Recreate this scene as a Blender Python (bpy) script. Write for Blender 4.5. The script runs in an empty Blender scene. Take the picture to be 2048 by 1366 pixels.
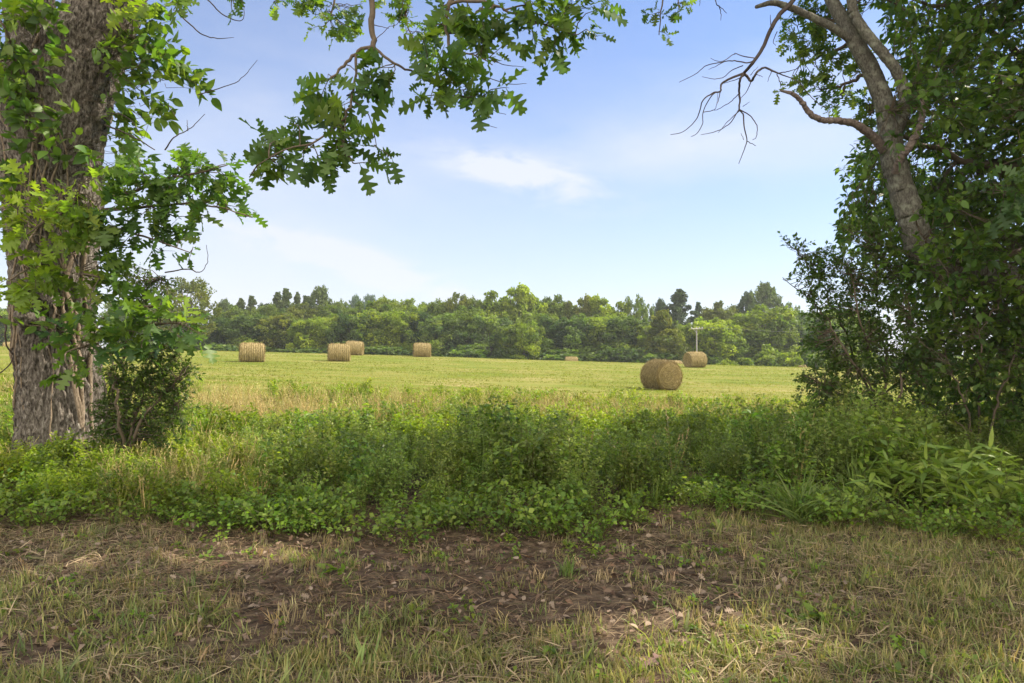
import bpy, math, random
import numpy as np
from mathutils import Vector

R = math.radians
rs = np.random.RandomState(7)
S = bpy.context.scene
COL = S.collection

# ------------------------------------------------------------------ camera, sky, sun, exposure
EYE = 1.6
FPX = 1365.0
HOR = 690.0
cam = bpy.data.cameras.new('camera')
cam.lens = 24.0
cam.sensor_width = 36.0
cam.shift_y = (HOR - 683.0) / 2048.0
cam.clip_start = 0.05
cam.clip_end = 3000
camo = bpy.data.objects.new('camera', cam)
COL.objects.link(camo)
camo.location = (0, 0, EYE)
camo.rotation_euler = (R(90), 0, 0)
S.camera = camo

SUN_EL, SUN_AZ = 46.0, 70.0
world = bpy.data.worlds.new('World')
S.world = world
world.use_nodes = True
nt = world.node_tree
N, L = nt.nodes, nt.links
bg = N['Background']
sky = N.new('ShaderNodeTexSky')
sky.sky_type = 'NISHITA'
sky.sun_disc = False
sky.sun_elevation = R(SUN_EL)
sky.sun_rotation = R(SUN_AZ)
sky.air_density = 1.0
sky.dust_density = 0.2
sky.ozone_density = 2.0


def math_node(nodes, links, op, a, b=None, c=None):
    n = nodes.new('ShaderNodeMath')
    n.operation = op
    for i, v in enumerate((a, b, c)):
        if v is None:
            continue
        if isinstance(v, (int, float)):
            n.inputs[i].default_value = v
        else:
            links.new(v, n.inputs[i])
    return n.outputs[0]


def sky_clouds():
    """thin high cloud: a veil towards the horizon and two wisps, by direction"""
    M = lambda op, a, b=None, c=None: math_node(N, L, op, a, b, c)
    tc = N.new('ShaderNodeTexCoord')
    sep = N.new('ShaderNodeSeparateXYZ')
    L.new(tc.outputs['Generated'], sep.inputs[0])
    x, y, z = sep.outputs
    yy = M('MAXIMUM', y, 0.05)
    u = M('DIVIDE', x, yy)
    v = M('DIVIDE', z, yy)
    cmb = N.new('ShaderNodeCombineXYZ')
    L.new(u, cmb.inputs[0]); L.new(v, cmb.inputs[1])

    def wisp(px, py, ru, rv, slope, scale, seed):
        cu, cv = (px - 1024) / FPX, (HOR - py) / FPX
        du = M('SUBTRACT', u, cu)
        dv = M('SUBTRACT', M('SUBTRACT', v, cv), M('MULTIPLY', du, slope))
        nz = N.new('ShaderNodeTexNoise')
        nz.noise_dimensions = '4D'
        mp = N.new('ShaderNodeMapping')
        L.new(cmb.outputs[0], mp.inputs[0])
        mp.inputs['Scale'].default_value = (scale, scale * 2.6, 1)
        mp.inputs['Rotation'].default_value = (0, 0, -slope)
        L.new(mp.outputs[0], nz.inputs['Vector'])
        nz.inputs['W'].default_value = seed
        nz.inputs['Scale'].default_value = 1.0
        nz.inputs['Detail'].default_value = 7
        nz.inputs['Roughness'].default_value = 0.58
        nz.inputs['Distortion'].default_value = 0.5
        d2 = M('ADD', M('POWER', M('ABSOLUTE', M('DIVIDE', du, ru)), 2.0), M('POWER', M('ABSOLUTE', M('DIVIDE', dv, rv)), 2.0))
        fall = M('POWER', 2.718, M('MULTIPLY', d2, -1.0))
        a = M('MULTIPLY', M('SUBTRACT', M('ADD', nz.outputs[0], M('MULTIPLY', fall, 0.22)), 0.47), 3.6)
        a = M('MAXIMUM', M('MINIMUM', a, 1.0), 0.0)
        return M('MULTIPLY', a, fall)

    w = M('MULTIPLY', wisp(1050, 350, 0.125, 0.030, -0.22, 13.0, 1.7), 0.85)
    w2 = M('MULTIPLY', wisp(700, 525, 0.17, 0.026, -0.30, 7.0, 4.2), 0.9)
    w3 = M('MULTIPLY', wisp(1560, 170, 0.35, 0.10, 0.25, 2.5, 7.7), 0.35)
    w4 = M('MULTIPLY', wisp(480, 330, 0.45, 0.32, 0.1, 1.2, 9.1), 0.35)
    w5 = M('MULTIPLY', wisp(1420, 300, 0.45, 0.06, 0.05, 2.0, 3.1), 0.35)
    tot = M('ADD', M('ADD', w, w2), M('ADD', M('ADD', w3, w4), w5))
    # veil thickening towards the horizon
    el = M('MAXIMUM', z, 0.0)
    veil = M('MULTIPLY', M('POWER', 2.718, M('MULTIPLY', el, -4.2)), 0.95)
    tot = M('MINIMUM', M('ADD', tot, veil), 1.0)
    # unseen bright cloud added behind the camera to fill the shaded sides
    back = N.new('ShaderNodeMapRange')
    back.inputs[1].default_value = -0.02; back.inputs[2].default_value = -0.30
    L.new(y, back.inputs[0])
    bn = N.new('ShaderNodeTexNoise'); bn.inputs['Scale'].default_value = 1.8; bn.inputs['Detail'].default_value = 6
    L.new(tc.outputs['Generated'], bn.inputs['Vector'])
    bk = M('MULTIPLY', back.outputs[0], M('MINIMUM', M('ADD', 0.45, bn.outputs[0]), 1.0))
    return M('MULTIPLY', tot, 0.88), bk


mixc = N.new('ShaderNodeMix')
mixc.data_type = 'RGBA'
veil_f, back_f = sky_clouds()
L.new(veil_f, mixc.inputs['Factor'])
tintn = N.new('ShaderNodeMix'); tintn.data_type = 'RGBA'; tintn.blend_type = 'MULTIPLY'
tintn.inputs['Factor'].default_value = 1.0
L.new(sky.outputs[0], tintn.inputs['A'])
tintn.inputs['B'].default_value = (0.74, 0.90, 1.16, 1)
L.new(tintn.outputs['Result'], mixc.inputs['A'])
mixc.inputs['B'].default_value = (5.45, 5.6, 6.0, 1)
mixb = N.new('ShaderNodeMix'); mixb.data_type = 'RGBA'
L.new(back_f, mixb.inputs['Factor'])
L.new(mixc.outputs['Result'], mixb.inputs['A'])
mixb.inputs['B'].default_value = (18.5, 17.2, 14.8, 1)      # fill light of the added cloud, out of view
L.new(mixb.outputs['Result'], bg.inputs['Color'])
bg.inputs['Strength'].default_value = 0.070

sun = bpy.data.lights.new('sun', 'SUN')
sun.energy = 4.0
sun.angle = R(0.5)
sun.color = (1.0, 0.90, 0.74)
suno = bpy.data.objects.new('sun', sun)
COL.objects.link(suno)
sd = Vector((math.sin(R(SUN_AZ)) * math.cos(R(SUN_EL)), math.cos(R(SUN_AZ)) * math.cos(R(SUN_EL)), math.sin(R(SUN_EL))))
suno.rotation_euler = sd.to_track_quat('Z', 'Y').to_euler()
suno.location = (0, 0, 60)

S.view_settings.view_transform = 'Standard'
S.view_settings.look = 'None'
S.view_settings.exposure = 1.28
S.render.engine = 'CYCLES'
S.cycles.max_bounces = 8
S.cycles.diffuse_bounces = 4
S.cycles.transmission_bounces = 6
S.cycles.volume_bounces = 0
S.cycles.caustics_reflective = False
S.cycles.caustics_refractive = False


# ------------------------------------------------------------------ numeric helpers
def at(px, py, d):
    return np.array([(px - 1024) / FPX * d, d, EYE + (HOR - py) / FPX * d])


def nrm(v):
    return v / np.maximum(np.linalg.norm(v, axis=-1, keepdims=True), 1e-9)


def _h(ix, iy, iz, seed):
    n = (ix * 374761393 + iy * 668265263 + iz * 2147483647 + seed * 1274126177) & 0xffffffff
    n = ((n ^ (n >> 13)) * 1274126177) & 0xffffffff
    n = ((n ^ (n >> 16)) * 2246822519) & 0xffffffff
    return ((n >> 8) & 0xffff) / 65535.0


def vnoise(p, seed=0):
    p = np.asarray(p, float)
    i = np.floor(p).astype(np.int64)
    f = p - i
    f = f * f * (3 - 2 * f)
    out = 0
    for dx in (0, 1):
        wx = f[..., 0] if dx else 1 - f[..., 0]
        for dy in (0, 1):
            wy = f[..., 1] if dy else 1 - f[..., 1]
            for dz in (0, 1):
                wz = f[..., 2] if dz else 1 - f[..., 2]
                out = out + wx * wy * wz * _h(i[..., 0] + dx, i[..., 1] + dy, i[..., 2] + dz, seed)
    return out


def fbm(p, o=4, seed=0):
    p = np.asarray(p, float)
    a, s, t = 0.5, 0, 0
    for k in range(o):
        s = s + a * vnoise(p, seed + k)
        t += a
        p = p * 2.03
        a *= 0.5
    return s / t


def n2(x, y, sc, seed=0, o=3):
    x = np.asarray(x, float)
    return fbm(np.stack([x * sc, np.asarray(y, float) * sc, np.zeros_like(x) + 0.37], -1), o, seed)


def sstep(a, b, x):
    t = np.clip((x - a) / (b - a), 0, 1)
    return t * t * (3 - 2 * t)


def gz(x, y):
    x = np.asarray(x, float)
    y = np.asarray(y, float)
    xs = 60 * np.tanh(x / 60)
    t = sstep(6.5, 20, y)
    plane = -0.89 - 0.030 * xs + 0.021 * np.minimum(y, 140)
    k = 0.0024
    q = np.clip(y - 55, 0, 30)
    drop = k * q * q + 0.144 * 20 * (1 - np.exp(-np.clip(y - 85, 0, None) / 20))
    near = 0.05 * (n2(x, y, 0.35, 3) - 0.5) + 0.04 * (n2(x, y, 1.6, 5) - 0.5)
    mound = 0.14 * np.exp(-((x + 5.7) ** 2 + (y - 8.6) ** 2) / 4.0)
    return (1 - t) * near + t * plane - drop + mound + t * 0.10 * (n2(x, y, 0.09, 9) - 0.5)


class MB:
    """collects triangles with a pigment per vertex"""
    def __init__(s):
        s.V, s.F, s.C, s.n = [], [], [], 0

    def add(s, V, F, C):
        V = np.asarray(V, np.float32).reshape(-1, 3)
        if not len(V):
            return
        C = np.broadcast_to(np.asarray(C, np.float32), (len(V), 3))
        s.V.append(V); s.F.append(np.asarray(F, np.int64).reshape(-1, 3) + s.n); s.C.append(C)
        s.n += len(V)

    def arrays(s):
        return np.concatenate(s.V), np.concatenate(s.F), np.concatenate(s.C)

    def build(s, name, mat, parent=None, smooth=False):
        V, F, C = s.arrays()
        if parent is not None:
            V = V - np.array(parent_world(parent), np.float32)
        me = bpy.data.meshes.new(name)
        me.vertices.add(len(V))
        me.vertices.foreach_set('co', V.astype(np.float32).ravel())
        me.loops.add(len(F) * 3)
        me.loops.foreach_set('vertex_index', F.astype(np.int32).ravel())
        me.polygons.add(len(F))
        me.polygons.foreach_set('loop_start', np.arange(0, len(F) * 3, 3, dtype=np.int32))
        if smooth:
            me.polygons.foreach_set('use_smooth', np.ones(len(F), bool))
        a = me.attributes.new('pig', 'FLOAT_COLOR', 'POINT')
        a.data.foreach_set('color', np.concatenate([C, np.ones((len(C), 1), np.float32)], 1).astype(np.float32).ravel())
        me.update(calc_edges=True)
        me.materials.append(mat)
        o = bpy.data.objects.new(name, me)
        COL.objects.link(o)
        if parent is not None:
            o.parent = parent
        return o


def parent_world(p):
    v = Vector(p.location)
    while p.parent:
        p = p.parent
        v += Vector(p.location)
    return v


def empty(name, loc):
    o = bpy.data.objects.new(name, None)
    o.empty_display_size = 0.3
    o.location = loc
    COL.objects.link(o)
    return o


def tag(o, label=None, cat=None, group=None, kind=None):
    if label: o['label'] = label
    if cat: o['category'] = cat
    if group: o['group'] = group
    if kind: o['kind'] = kind
    return o


def copy_tree(o, parent=None):
    c = o.copy()
    COL.objects.link(c)
    if parent is not None:
        c.parent = parent
    for ch in list(o.children):
        copy_tree(ch, c)
    return c


def frames(head, up):
    y = nrm(head)
    x = nrm(np.cross(y, up))
    z = np.cross(x, y)
    return np.stack([x, y, z], -1)          # columns


def scatter(mb, T, pos, M, scale, pig):
    """T=(V,F[,C]); pos (n,3); M (n,3,3); scale (n,) or (n,3); pig (n,3)"""
    V, F = T[0], T[1]
    n = len(pos)
    if n == 0:
        return
    scale = np.asarray(scale, float)
    if scale.ndim == 1:
        scale = scale[:, None]
    P = np.einsum('nij,nvj->nvi', M, V[None] * scale[:, None, :]) + pos[:, None, :]
    FF = F[None] + (np.arange(n) * len(V))[:, None, None]
    C = np.repeat(pig[:, None, :], len(V), 1)
    if len(T) > 2:
        C = C * T[2][None]
    mb.add(P.reshape(-1, 3), FF.reshape(-1, 3), C.reshape(-1, 3))


def rvec(n):
    return nrm(rs.normal(size=(n, 3)))


def yawM(n, tilt=0.0):
    a = rs.uniform(0, 2 * np.pi, n)
    h = np.stack([np.cos(a), np.sin(a), np.zeros(n)], -1)
    up = np.array([0, 0, 1.0]) + rs.normal(size=(n, 3)) * tilt
    return frames(h, nrm(up))


def tubes(mb, P, r, pig, sides=4):
    """batch of tubes P (n,k,3) r (n,k)"""
    P = np.asarray(P, float)
    r = np.asarray(r, float)
    n, k, _ = P.shape
    tg = np.gradient(P, axis=1) if k > 2 else np.repeat((P[:, 1:] - P[:, :1]), 2, 1)
    tg = nrm(tg)
    ax = nrm(P[:, -1] - P[:, 0])
    ref = np.where(np.abs(ax[:, 2:3]) > 0.9, np.array([[1.0, 0, 0]]), np.array([[0, 0, 1.0]]))
    x = nrm(np.cross(tg, ref[:, None, :]))
    y = np.cross(tg, x)
    th = np.arange(sides) * 2 * np.pi / sides
    ring = x[:, :, None, :] * np.cos(th)[None, None, :, None] + y[:, :, None, :] * np.sin(th)[None, None, :, None]
    V = P[:, :, None, :] + ring * r[:, :, None, None]
    F = []
    for i in range(k - 1):
        for j in range(sides):
            a, b = i * sides + j, i * sides + (j + 1) % sides
            F += [(a, b, b + sides), (a, b + sides, a + sides)]
    F = np.array(F)
    FF = F[None] + (np.arange(n) * k * sides)[:, None, None]
    pig = np.asarray(pig, float)
    C = np.broadcast_to(pig.reshape(-1, 1, 3) if pig.ndim > 1 else pig, (n, k * sides, 3)).reshape(-1, 3)
    mb.add(V.reshape(-1, 3), FF.reshape(-1, 3), C)


def spline(pts, m):
    """Catmull-Rom through pts, m samples"""
    p = np.asarray(pts, float)
    n = len(p)
    pp = np.vstack([2 * p[0] - p[1], p, 2 * p[-1] - p[-2]])
    t = np.linspace(0, n - 1 - 1e-6, m)
    i = t.astype(int)
    f = (t - i)[:, None]
    a, b, c, d = pp[i], pp[i + 1], pp[i + 2], pp[i + 3]
    return 0.5 * ((2 * b) + (-a + c) * f + (2 * a - 5 * b + 4 * c - d) * f ** 2 + (-a + 3 * b - 3 * c + d) * f ** 3)


def limb(mb, pts, radii, sides=8, m=None, rough=0.0, pig=(1, 1, 1), knob=0.0, seed=1):
    m = m or max(6, 5 * len(pts))
    Q = spline(np.column_stack([np.asarray(pts, float), np.asarray(radii, float)]), m)
    P, r = Q[:, :3], np.maximum(Q[:, 3], 0.001)
    if knob:
        jit = np.stack([vnoise(np.column_stack([np.arange(m) * 0.6, np.zeros(m) + k * 3.3, np.zeros(m)]), seed + k) - 0.5 for k in range(3)], -1)
        w = np.sin(np.linspace(0, np.pi, m))[:, None]
        P = P + jit * knob * w
    tg = nrm(np.gradient(P, axis=0))
    x = nrm(np.cross(tg[0], [0.31, 0.2, 0.93]))
    X = []
    for i in range(m):
        x = nrm(x - tg[i] * np.dot(x, tg[i]))
        X.append(x)
    X = np.array(X)
    Y = np.cross(tg, X)
    th = np.arange(sides) * 2 * np.pi / sides
    ring = X[:, None] * np.cos(th)[None, :, None] + Y[:, None] * np.sin(th)[None, :, None]
    rr = r[:, None] * np.ones(sides)[None]
    if rough:
        q = np.stack([np.cos(th)[None] * 1.3 + 0 * rr, np.sin(th)[None] * 1.3 + 0 * rr, (np.arange(m) * 0.35)[:, None] + 0 * rr], -1)
        rr = rr * (1 + rough * (fbm(q, 3, seed) - 0.5) * 2)
    V = P[:, None] + ring * rr[..., None]
    idx = np.arange(m * sides).reshape(m, sides)
    a, b = idx[:-1], np.roll(idx, -1, 1)[:-1]
    c, d = idx[1:], np.roll(idx, -1, 1)[1:]
    F = np.concatenate([np.stack([a, b, d], -1).reshape(-1, 3), np.stack([a, d, c], -1).reshape(-1, 3)])
    V = V.reshape(-1, 3)
    e = len(V)
    V = np.vstack([V, P[-1] + tg[-1] * r[-1] * 0.4])
    cap = np.array([(idx[-1, j], idx[-1, (j + 1) % sides], e) for j in range(sides)])
    mb.add(V, np.vstack([F, cap]), pig)
    return P


def pixpath(rows):
    """rows (px, py, d[, width px]) -> points, radii"""
    P = np.array([at(r[0], r[1], r[2]) for r in rows])
    rad = np.array([(r[3] / 2 / FPX * r[2]) if len(r) > 3 else 0.01 for r in rows])
    return P, rad


# ------------------------------------------------------------------ leaf shapes (base at origin, tip at +Y, face +Z)
def _outline_leaf(half, mids, bend=0.18, fold=0.25, wave=0.0):
    """half: right outline points (x,y) base->tip; triangulated as fans against midrib"""
    half = np.array(half, float)
    V = [(0, m) for m in mids]
    nm = len(mids)
    F = []
    for sgn in (1, -1):
        o = len(V)
        for x, y in half:
            V.append((sgn * x, y))
        for i in range(len(half) - 1):
            ym = 0.5 * (half[i, 1] + half[i + 1, 1])
            j = int(np.argmin([abs(m - ym) for m in mids]))
            t = (o + i, o + i + 1, j)
            F.append(t if sgn > 0 else (t[1], t[0], t[2]))
            j2 = int(np.argmin([abs(m - half[i + 1, 1]) for m in mids]))
            if i + 2 < len(half):
                ym2 = 0.5 * (half[i + 1, 1] + half[i + 2, 1])
                k = int(np.argmin([abs(m - ym2) for m in mids]))
                if k != j:
                    lo, hi = min(j, k), max(j, k)
                    for q in range(lo, hi):
                        t = (o + i + 1, q + 1, q)
                        F.append(t if sgn > 0 else (t[1], t[0], t[2]))
    V = np.array(V)
    z = np.abs(V[:, 0]) * fold - bend * V[:, 1] ** 2 + wave * np.sin(V[:, 1] * 9) * np.abs(V[:, 0])
    return np.column_stack([V, z]), np.array(F)


def leaf_oak(var=0):
    k = 1 + 0.12 * (var - 1)
    half = [(0.012, -0.12), (0.012, 0.0), (0.06, 0.10), (0.19, 0.17), (0.21, 0.25), (0.07, 0.30), (0.09, 0.34), (0.31 * k, 0.42), (0.34 * k, 0.50),
            (0.09, 0.54), (0.11, 0.58), (0.36 * k, 0.70), (0.34 * k, 0.78), (0.11, 0.78), (0.12, 0.82), (0.21, 0.93), (0.16, 0.99), (0.05, 0.96), (0.0, 1.03)]
    mids = [-0.12, 0.05, 0.30, 0.54, 0.78, 0.94]
    return _outline_leaf(half, mids, bend=0.10 + 0.09 * var, fold=0.12 + 0.10 * (var % 2), wave=0.25)


def leaf_ovate(var=0, w=0.30):
    half = [(0.008, -0.15), (0.008, 0.0), (w * 0.75, 0.14), (w, 0.36), (w * 0.80, 0.62), (w * 0.35, 0.85), (0, 1.0)]
    mids = [-0.15, 0.05, 0.38, 0.72]
    return _outline_leaf(half, mids, bend=0.15 + 0.12 * var, fold=0.28 - 0.1 * var)


def leaf_lobed(var=0):
    """grape / maple like, broad three-lobed"""
    half = [(0.008, -0.25), (0.01, 0.0), (0.26, -0.10), (0.46, 0.12), (0.36, 0.26), (0.50, 0.52), (0.25, 0.56), (0.16, 0.80), (0, 1.0)]
    mids = [-0.25, 0.0, 0.25, 0.55]
    return _outline_leaf(half, mids, bend=0.2 + 0.1 * var, fold=0.2)


def leaf_small(w=0.28, bend=0.15):
    V = np.array([(0, 0, 0), (w, 0.45, 0.08), (0, 1, -bend), (-w, 0.45, 0.08), (0, 0.5, 0)])
    F = np.array([(0, 1, 4), (1, 2, 4), (2, 3, 4), (3, 0, 4)])
    return V, F


def leaf_quad(w=0.5):
    V = np.array([(0, 0, 0), (w, 0.5, 0.1), (0, 1, 0), (-w, 0.5, 0.1)], float)
    F = np.array([(0, 1, 2), (0, 2, 3)])
    return V, F


def blade(w=0.02, bend=0.5, k=4, tipc=(1, 1, 1)):
    """grass blade growing along +Z then arching to +Y; unit height"""
    t = np.linspace(0, 1, k + 1)
    ang = bend * t * 1.6
    dz = np.cos(ang); dy = np.sin(ang)
    z = np.concatenate([[0], np.cumsum(0.5 * (dz[1:] + dz[:-1]) / k)])
    y = np.concatenate([[0], np.cumsum(0.5 * (dy[1:] + dy[:-1]) / k)])
    ww = w * (1 - t ** 2.2) * (0.7 + 0.6 * np.sin(np.pi * np.clip(t * 1.2, 0, 1)))
    V, F, C = [], [], []
    for i in range(k):
        V += [(-ww[i], y[i], z[i]), (ww[i], y[i], z[i])]
        c = 1 + (np.array(tipc) - 1) * t[i]
        C += [c, c]
    V.append((0, y[k], z[k])); C.append(np.array(tipc))
    for i in range(k - 1):
        a = 2 * i
        F += [(a, a + 1, a + 3), (a, a + 3, a + 2)]
    F.append((2 * k - 2, 2 * k - 1, 2 * k))
    return np.array(V, float), np.array(F), np.array(C, float)


OAK = [leaf_oak(i) for i in range(3)]
OVATE = [leaf_ovate(i) for i in range(2)] + [leaf_ovate(1, 0.24)]
LOBED = [leaf_lobed(i) for i in range(2)]
SMALL = [leaf_small(), leaf_small(0.22, 0.3)]
LANCE = [leaf_ovate(2, 0.10), leaf_ovate(1, 0.13)]


def pal(n, cols, var=0.18):
    cols = np.array(cols, float)
    i = rs.randint(0, len(cols), n)
    j = rs.randint(0, len(cols), n)
    t = rs.rand(n, 1)
    return (cols[i] * (1 - t) + cols[j] * t) * rs.uniform(1 - var, 1 + var, (n, 1))


# ------------------------------------------------------------------ materials
def new_mat(name):
    m = bpy.data.materials.new(name)
    m.use_nodes = True
    m.node_tree.nodes.clear()
    return m, m.node_tree.nodes, m.node_tree.links


def leaf_mat(name, transl=0.42, rough=0.45, spec=0.5, tint=(1.5, 1.75, 0.55), var_scale=0.0):
    m, n, l = new_mat(name)
    out = n.new('ShaderNodeOutputMaterial')
    a = n.new('ShaderNodeAttribute'); a.attribute_name = 'pig'
    oi = n.new('ShaderNodeObjectInfo')
    mul = n.new('ShaderNodeMix'); mul.data_type = 'RGBA'; mul.blend_type = 'MULTIPLY'; mul.inputs['Factor'].default_value = 1
    l.new(a.outputs['Color'], mul.inputs['A']); l.new(oi.outputs['Color'], mul.inputs['B'])
    p = n.new('ShaderNodeBsdfPrincipled')
    p.inputs['Roughness'].default_value = rough
    p.inputs['Specular IOR Level'].default_value = spec
    l.new(mul.outputs['Result'], p.inputs['Base Color'])
    t = n.new('ShaderNodeBsdfTranslucent')
    mt = n.new('ShaderNodeMix'); mt.data_type = 'RGBA'; mt.blend_type = 'MULTIPLY'; mt.inputs['Factor'].default_value = 1
    l.new(mul.outputs['Result'], mt.inputs['A']); mt.inputs['B'].default_value = (*tint, 1)
    l.new(mt.outputs['Result'], t.inputs['Color'])
    mx = n.new('ShaderNodeMixShader'); mx.inputs[0].default_value = transl
    l.new(p.outputs[0], mx.inputs[1]); l.new(t.outputs[0], mx.inputs[2])
    l.new(mx.outputs[0], out.inputs[0])
    return m


def ramp(n, l, fac, stops):
    r = n.new('ShaderNodeValToRGB')
    e = r.color_ramp.elements
    while len(e) < len(stops):
        e.new(0.5)
    for i, (p, c) in enumerate(stops):
        e[i].position = p
        e[i].color = (*c, 1)
    l.new(fac, r.inputs[0])
    return r.outputs[0]


def noise(n, l, vec, scale, detail=4, rough=0.55, dist=0.0):
    t = n.new('ShaderNodeTexNoise')
    t.inputs['Scale'].default_value = scale
    t.inputs['Detail'].default_value = detail
    t.inputs['Roughness'].default_value = rough
    t.inputs['Distortion'].default_value = dist
    if vec is not None:
        l.new(vec, t.inputs['Vector'])
    return t.outputs[0]


def mapping(n, l, vec, scale=(1, 1, 1), rot=(0, 0, 0)):
    m = n.new('ShaderNodeMapping')
    m.inputs['Scale'].default_value = scale
    m.inputs['Rotation'].default_value = rot
    l.new(vec, m.inputs[0])
    return m.outputs[0]


def bark_mat(name, stops, sc=(9, 9, 2.2), bump=0.6, lichen=None):
    m, n, l = new_mat(name)
    out = n.new('ShaderNodeOutputMaterial')
    p = n.new('ShaderNodeBsdfPrincipled')
    p.inputs['Roughness'].default_value = 0.9
    p.inputs['Specular IOR Level'].default_value = 0.15
    tc = n.new('ShaderNodeTexCoord')
    v = mapping(n, l, tc.outputs['Object'], sc)
    f1 = noise(n, l, v, 3.0, 6, 0.65, 0.4)
    v2 = mapping(n, l, tc.outputs['Object'], (1, 1, 0.5))
    f2 = noise(n, l, v2, 1.6, 3)
    add = math_node(n, l, 'ADD', math_node(n, l, 'MULTIPLY', f1, 0.75), math_node(n, l, 'MULTIPLY', f2, 0.25))
    c = ramp(n, l, add, stops)
    if lichen:
        f3 = noise(n, l, tc.outputs['Object'], 7.0, 5, 0.6)
        k = ramp(n, l, f3, [(0.52, (0, 0, 0)), (0.66, (1, 1, 1))])
        mx = n.new('ShaderNodeMix'); mx.data_type = 'RGBA'
        l.new(math_node(n, l, 'MULTIPLY', k, 0.7), mx.inputs['Factor']); l.new(c, mx.inputs['A']); mx.inputs['B'].default_value = (*lichen, 1)
        c = mx.outputs['Result']
    l.new(c, p.inputs['Base Color'])
    b = n.new('ShaderNodeBump'); b.inputs['Strength'].default_value = bump; b.inputs['Distance'].default_value = 0.03
    l.new(f1, b.inputs['Height']); l.new(b.outputs[0], p.inputs['Normal'])
    l.new(p.outputs[0], out.inputs[0])
    return m


def plain_pig_mat(name, rough=0.85, spec=0.2):
    m, n, l = new_mat(name)
    out = n.new('ShaderNodeOutputMaterial')
    a = n.new('ShaderNodeAttribute'); a.attribute_name = 'pig'
    tc = n.new('ShaderNodeTexCoord')
    f = noise(n, l, tc.outputs['Object'], 30, 4)
    k = math_node(n, l, 'MULTIPLY_ADD', f, 0.9, 0.55)
    mx = n.new('ShaderNodeMix'); mx.data_type = 'RGBA'; mx.blend_type = 'MULTIPLY'; mx.inputs['Factor'].default_value = 1
    l.new(a.outputs['Color'], mx.inputs['A']); l.new(k, mx.inputs['B'])
    p = n.new('ShaderNodeBsdfPrincipled')
    p.inputs['Roughness'].default_value = rough
    p.inputs['Specular IOR Level'].default_value = spec
    l.new(mx.outputs['Result'], p.inputs['Base Color'])
    l.new(p.outputs[0], out.inputs[0])
    return m


M_LEAF = leaf_mat('leaf', 0.48, 0.46, 0.35, (1.6, 1.75, 0.5))
M_FAR = leaf_mat('far_foliage', 0.42, 0.6, 0.25, (1.5, 1.7, 0.5))
M_CEDAR = leaf_mat('cedar_foliage', 0.15, 0.7, 0.2)
M_GRASS = leaf_mat('grass_blades', 0.40, 0.5, 0.35, (1.35, 1.45, 0.6))
M_DRY = leaf_mat('dry_grass', 0.25, 0.7, 0.2, (1.2, 1.1, 0.8))
M_LITTER = leaf_mat('leaf_litter', 0.10, 0.8, 0.2, (1.2, 1.0, 0.7))
M_TWIG = plain_pig_mat('twig_bark')
M_OAKBARK = bark_mat('oak_bark', [(0.38, (0.020, 0.017, 0.014)), (0.47, (0.095, 0.080, 0.066)), (0.56, (0.185, 0.162, 0.138)), (0.68, (0.38, 0.355, 0.315))], (12, 12, 4.5), 1.0)
M_GREYBARK = bark_mat('grey_bark', [(0.34, (0.05, 0.046, 0.038)), (0.50, (0.13, 0.12, 0.10)), (0.66, (0.23, 0.22, 0.185))], (16, 16, 6), 0.9, lichen=(0.30, 0.31, 0.24))
M_DEAD = bark_mat('dead_wood', [(0.3, (0.07, 0.055, 0.05)), (0.5, (0.16, 0.125, 0.11)), (0.7, (0.28, 0.23, 0.20))], (7, 7, 7), 0.7)
M_VINEBARK = bark_mat('vine_bark', [(0.3, (0.08, 0.056, 0.038)), (0.5, (0.22, 0.17, 0.12)), (0.7, (0.38, 0.31, 0.24))], (14, 14, 6), 0.7)
M_FARBARK = plain_pig_mat('far_bark')
TWIG = (0.11, 0.085, 0.06)


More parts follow.
